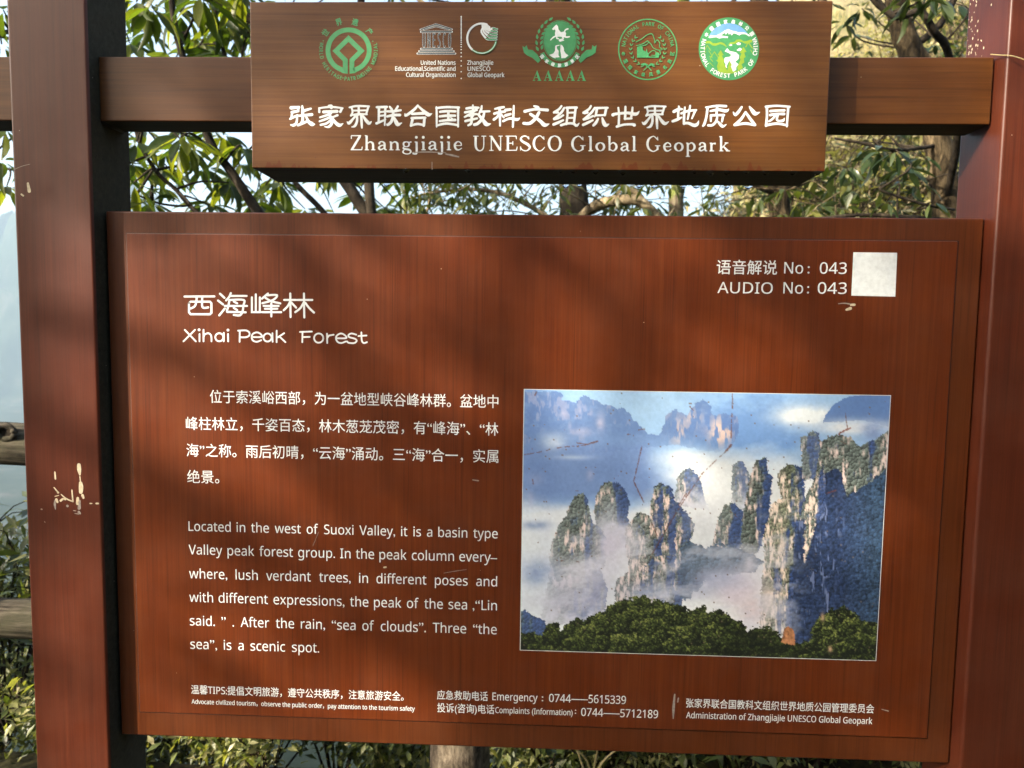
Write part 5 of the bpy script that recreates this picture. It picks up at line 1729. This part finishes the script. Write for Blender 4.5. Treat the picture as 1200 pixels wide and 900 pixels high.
# low shrubs just past the fence, seen under the board
for k in range(34):
    x = -4.2 + k * 0.19 + rnd.uniform(-.06, .06)
    y = rnd.uniform(1.22, 1.95)
    place_shrub('low_shrub', near[k % 3], (x, y, ground_h(x, y) - 0.04), rnd.random() * 6.28, rnd.uniform(.75, 1.0),
                ('low dark-stemmed green shrub along the foot of the log fence', 'low light-leaved shrub along the foot of the log fence', 'low bushy green shrub with brown twigs along the foot of the log fence')[k % 3],
                ('dark-stemmed shrubs along the fence', 'light-leaved shrubs along the fence', 'bushy shrubs along the fence')[k % 3])
for k in range(12):
    x = 0.15 + k * 0.14 + rnd.uniform(-.05, .05)
    y = rnd.uniform(1.16, 1.34)
    place_shrub('low_shrub', near[k % 3], (x, y, ground_h(x, y) - 0.06), rnd.random() * 6.28, rnd.uniform(.5, .7),
                'small stunted shrub close behind the foot of the log fence right of its middle post', 'stunted shrubs close behind the fence')
# slope shrubs on the right
cnt = 0
while cnt < 124:
    Y = rnd.uniform(3.2, 13.0) if (cnt < 46 or cnt >= 76) else rnd.uniform(3.0, 6.5)
    px = rnd.uniform(720, 1330) if cnt < 76 else rnd.uniform(1300, 2300)
    p = at(px, 300, Y)
    x = p.x
    kv = rnd.randrange(4)
    place_shrub('slope_shrub', slope[kv], (x, Y, ground_h(x, Y) - 0.08), rnd.random() * 6.28, rnd.uniform(.7, 1.25) * (1 + Y * .03),
                ('green-leaved shrub with pale twigs on the sunlit slope', 'straw-coloured shrub with pale twigs on the sunlit slope', 'dark green shrub on the sunlit slope', 'straw-coloured shrub with brown twigs on the sunlit slope')[kv],
                ('green shrubs on the slope', 'pale-twigged straw shrubs on the slope', 'dark shrubs on the slope', 'brown-twigged straw shrubs on the slope')[kv])
    cnt += 1
# bamboo-like leafy shrub by the left post, between the rails
bl = shrub_proto(301, .42, .75, 900, .085, 16, M['leaf_mid'], M['bark_dark'], .24)
for k, (px, py, Y, s) in enumerate(((10, 830, 1.35, 1.05), (-40, 830, 1.5, 1.1))):
    p = at(px, py, Y)
    place_shrub('leafy_shrub', bl, (p.x, Y, p.z - .02 if p.z < .4 else .1), k * 2.0, s, ('leafy green shrub growing up behind the fence rails left of the left post', 'larger leafy green shrub farther along the fence from the left post')[k], 'shrubs by the left end of the fence')

# dry grass over the slope (too much of it to count)
rs = random.Random(77)
gv, gf = [], []
for k in range(15000):
    Y = 2.4 + 13 * rs.random() ** 1.3
    p = at(rs.uniform(690, 1350) if k < 9000 else rs.uniform(1300, 2300), 300, Y)
    x = p.x
    z = ground_h(x, Y)
    h = rs.uniform(.15, .5)
    az, ln = rs.random() * 6.28, rs.uniform(.1, .5)
    dx, dy = math.cos(az), math.sin(az)
    wv = rs.uniform(.003, .008)
    b0 = Vector((x, Y, z - .02))
    side = Vector((-dy, dx, 0)) * wv
    mid = b0 + Vector((dx * ln * h * .4, dy * ln * h * .4, h * .6))
    tipp = b0 + Vector((dx * ln * h * 1.3, dy * ln * h * 1.3, h * .85))
    o = len(gv)
    gv += [tuple(b0 - side), tuple(b0 + side), tuple(mid + side * .8), tuple(mid - side * .8), tuple(tipp)]
    gf += [(o, o + 1, o + 2, o + 3), (o + 3, o + 2, o + 4)]
tag(mesh_obj('dry_grass', gv, gf, M['grass_dry']), 'pale dry grass covering the sunlit slope behind the sign', 'grass', kind='stuff')

# a few bleached stalks below the board
stalks = empty('dry_stalks', at(690, 930, 0.85))
tag(stalks, 'bleached dry stalks leaning behind the bottom edge of the board', 'dry stalks')
for a_, b_, c_ in (((690, 930), (682, 896), (672, 868)), ((694, 930), (688, 892), (664, 870)), ((688, 930), (706, 893), (732, 872)), ((690, 930), (700, 880), (704, 850))):
    pts = [at(*q, 0.85) - Vector(stalks.location) for q in (a_, b_, c_)]
    pts = [Vector(p) for p in smooth_path([tuple(p) for p in pts], 5)]
    V, Fc = tube(pts, [0.0042 - 0.0018 * i / (len(pts) - 1) for i in range(len(pts))], 5)
    mesh_obj('stalk', V, Fc, M['grass_dry'], stalks, smooth=True)


# ------------------------------------------------------------------ unseen trees on the visitors' side: some dapple the board, some added to block light
def shade_tree(base, crown_c, crown_r, n_leaf, seed, label, L=.13, clumps=26):
    rs = random.Random(seed)
    B = Vector(base)
    root = empty('shade_tree', base)
    tag(root, label, 'tree', None)
    C = Vector(crown_c)
    pts = [B + Vector((0, 0, -.3)), B.lerp(C, .4) + Vector((.15, 0, 0)), C]
    V, Fc = tube([Vector(p) - B for p in smooth_path([tuple(p) for p in pts], 6)], [.16 - .09 * i / 12 for i in range(13)], 12, .06, seed)
    mesh_obj('trunk', V, Fc, M['bark'], root, smooth=True)
    cl = []
    for k in range(clumps):
        d = Vector((rs.gauss(0, 1), rs.gauss(0, 1), rs.gauss(0, 1))).normalized() * rs.random() ** .4
        c = C + Vector((d.x * crown_r[0], d.y * crown_r[1], d.z * crown_r[2]))
        cl.append(c)
        V, Fc = tube([Vector(p) - B for p in smooth_path([tuple(C - Vector((0, 0, crown_r[2] * .5))), tuple((C + c) / 2 + Vector((0, 0, .1))), tuple(c)], 4)], [.035 - .003 * i for i in range(9)], 6, 0, k)
        mesh_obj('branch', V, Fc, M['bark'], root, smooth=True)
    V0, F0 = leaf_geo(1, .42, .15, .25, 3)
    fv, ff = [], []
    for k in range(n_leaf):
        c = rs.choice(cl)
        p = c + Vector((rs.gauss(0, .21), rs.gauss(0, .21), rs.gauss(0, .17))) - B
        m = Matrix.Translation(p) @ Matrix.Rotation(rs.random() * 6.283, 4, 'Z') @ Matrix.Rotation(rs.gauss(.3, .5), 4, 'Y') @ Matrix.Scale(L * rs.uniform(.6, 1.2), 4)
        A4 = np.array(m)
        W4 = V0 @ A4[:3, :3].T + A4[:3, 3]
        o = len(fv)
        fv += W4.tolist()
        ff += [tuple(i + o for i in f) for f in F0]
    fo = mesh_obj('crown', fv, ff, M['leaf_mid'], root, smooth=True)
    fo['kind'] = 'stuff'
    return root


SH = SUN_DIR
q = Vector((0, 0, 1.3)) + SH * 7.0
shade_tree((q.x - .6, q.y - .3, ground_h(q.x, q.y)), q, (1.7, 1.7, 1.1), 1250, 41, 'leafy shade tree standing on the visitors side left of the board', clumps=22)
q = Vector((1.0, 0, 1.3)) + SH * 8.5
shade_tree((q.x + .3, q.y - .5, ground_h(q.x, q.y)), q, (1.9, 1.9, 1.3), 1900, 42, 'dense shade tree standing behind the visitors', clumps=26)
shade_tree((3.6, -5.2, ground_h(3.6, -5.2)), (3.3, -4.9, 3.6), (2.0, 1.6, 1.5), 2600, 43, 'shade tree standing on the visitors side right of the board', clumps=30)
shade_tree((2.9, -1.7, ground_h(2.9, -1.7)), (2.7, -1.5, 1.9), (.8, 1.2, 1.5), 3000, 44, 'dense unseen evergreen added at the right of the board to block the sky', clumps=34)  # added out of view; blocks side sky to darken the board's right
q = Vector((-0.86, 0, 2.06)) + SH * 5.0  # added crown on the sun line, shading the left post's top
shade_tree((q.x - .5, q.y + .2, ground_h(q.x, q.y)), q, (.42, .42, .5), 420, 45, 'slender unseen tree added to shade the top of the left post', clumps=10)
for k, (x, y) in enumerate(((-1.4, -6.6), (1.6, -7.0), (5.0, -7.6), (-4.6, -9.5))):  # row added out of view to block low sky behind the visitors
    shade_tree((x, y, ground_h(x, y)), (x, y, ground_h(x, y) + 2.6), (1.9, 1.4, 1.7), 1800, 60 + k, ('round-crowned unseen tree added on the bank straight behind the visitors', 'broad unseen tree added on the bank behind the visitors, right of the round-crowned one', 'outermost unseen tree added on the right of the bank', 'outermost unseen tree added on the left of the bank')[k], L=.2, clumps=24)
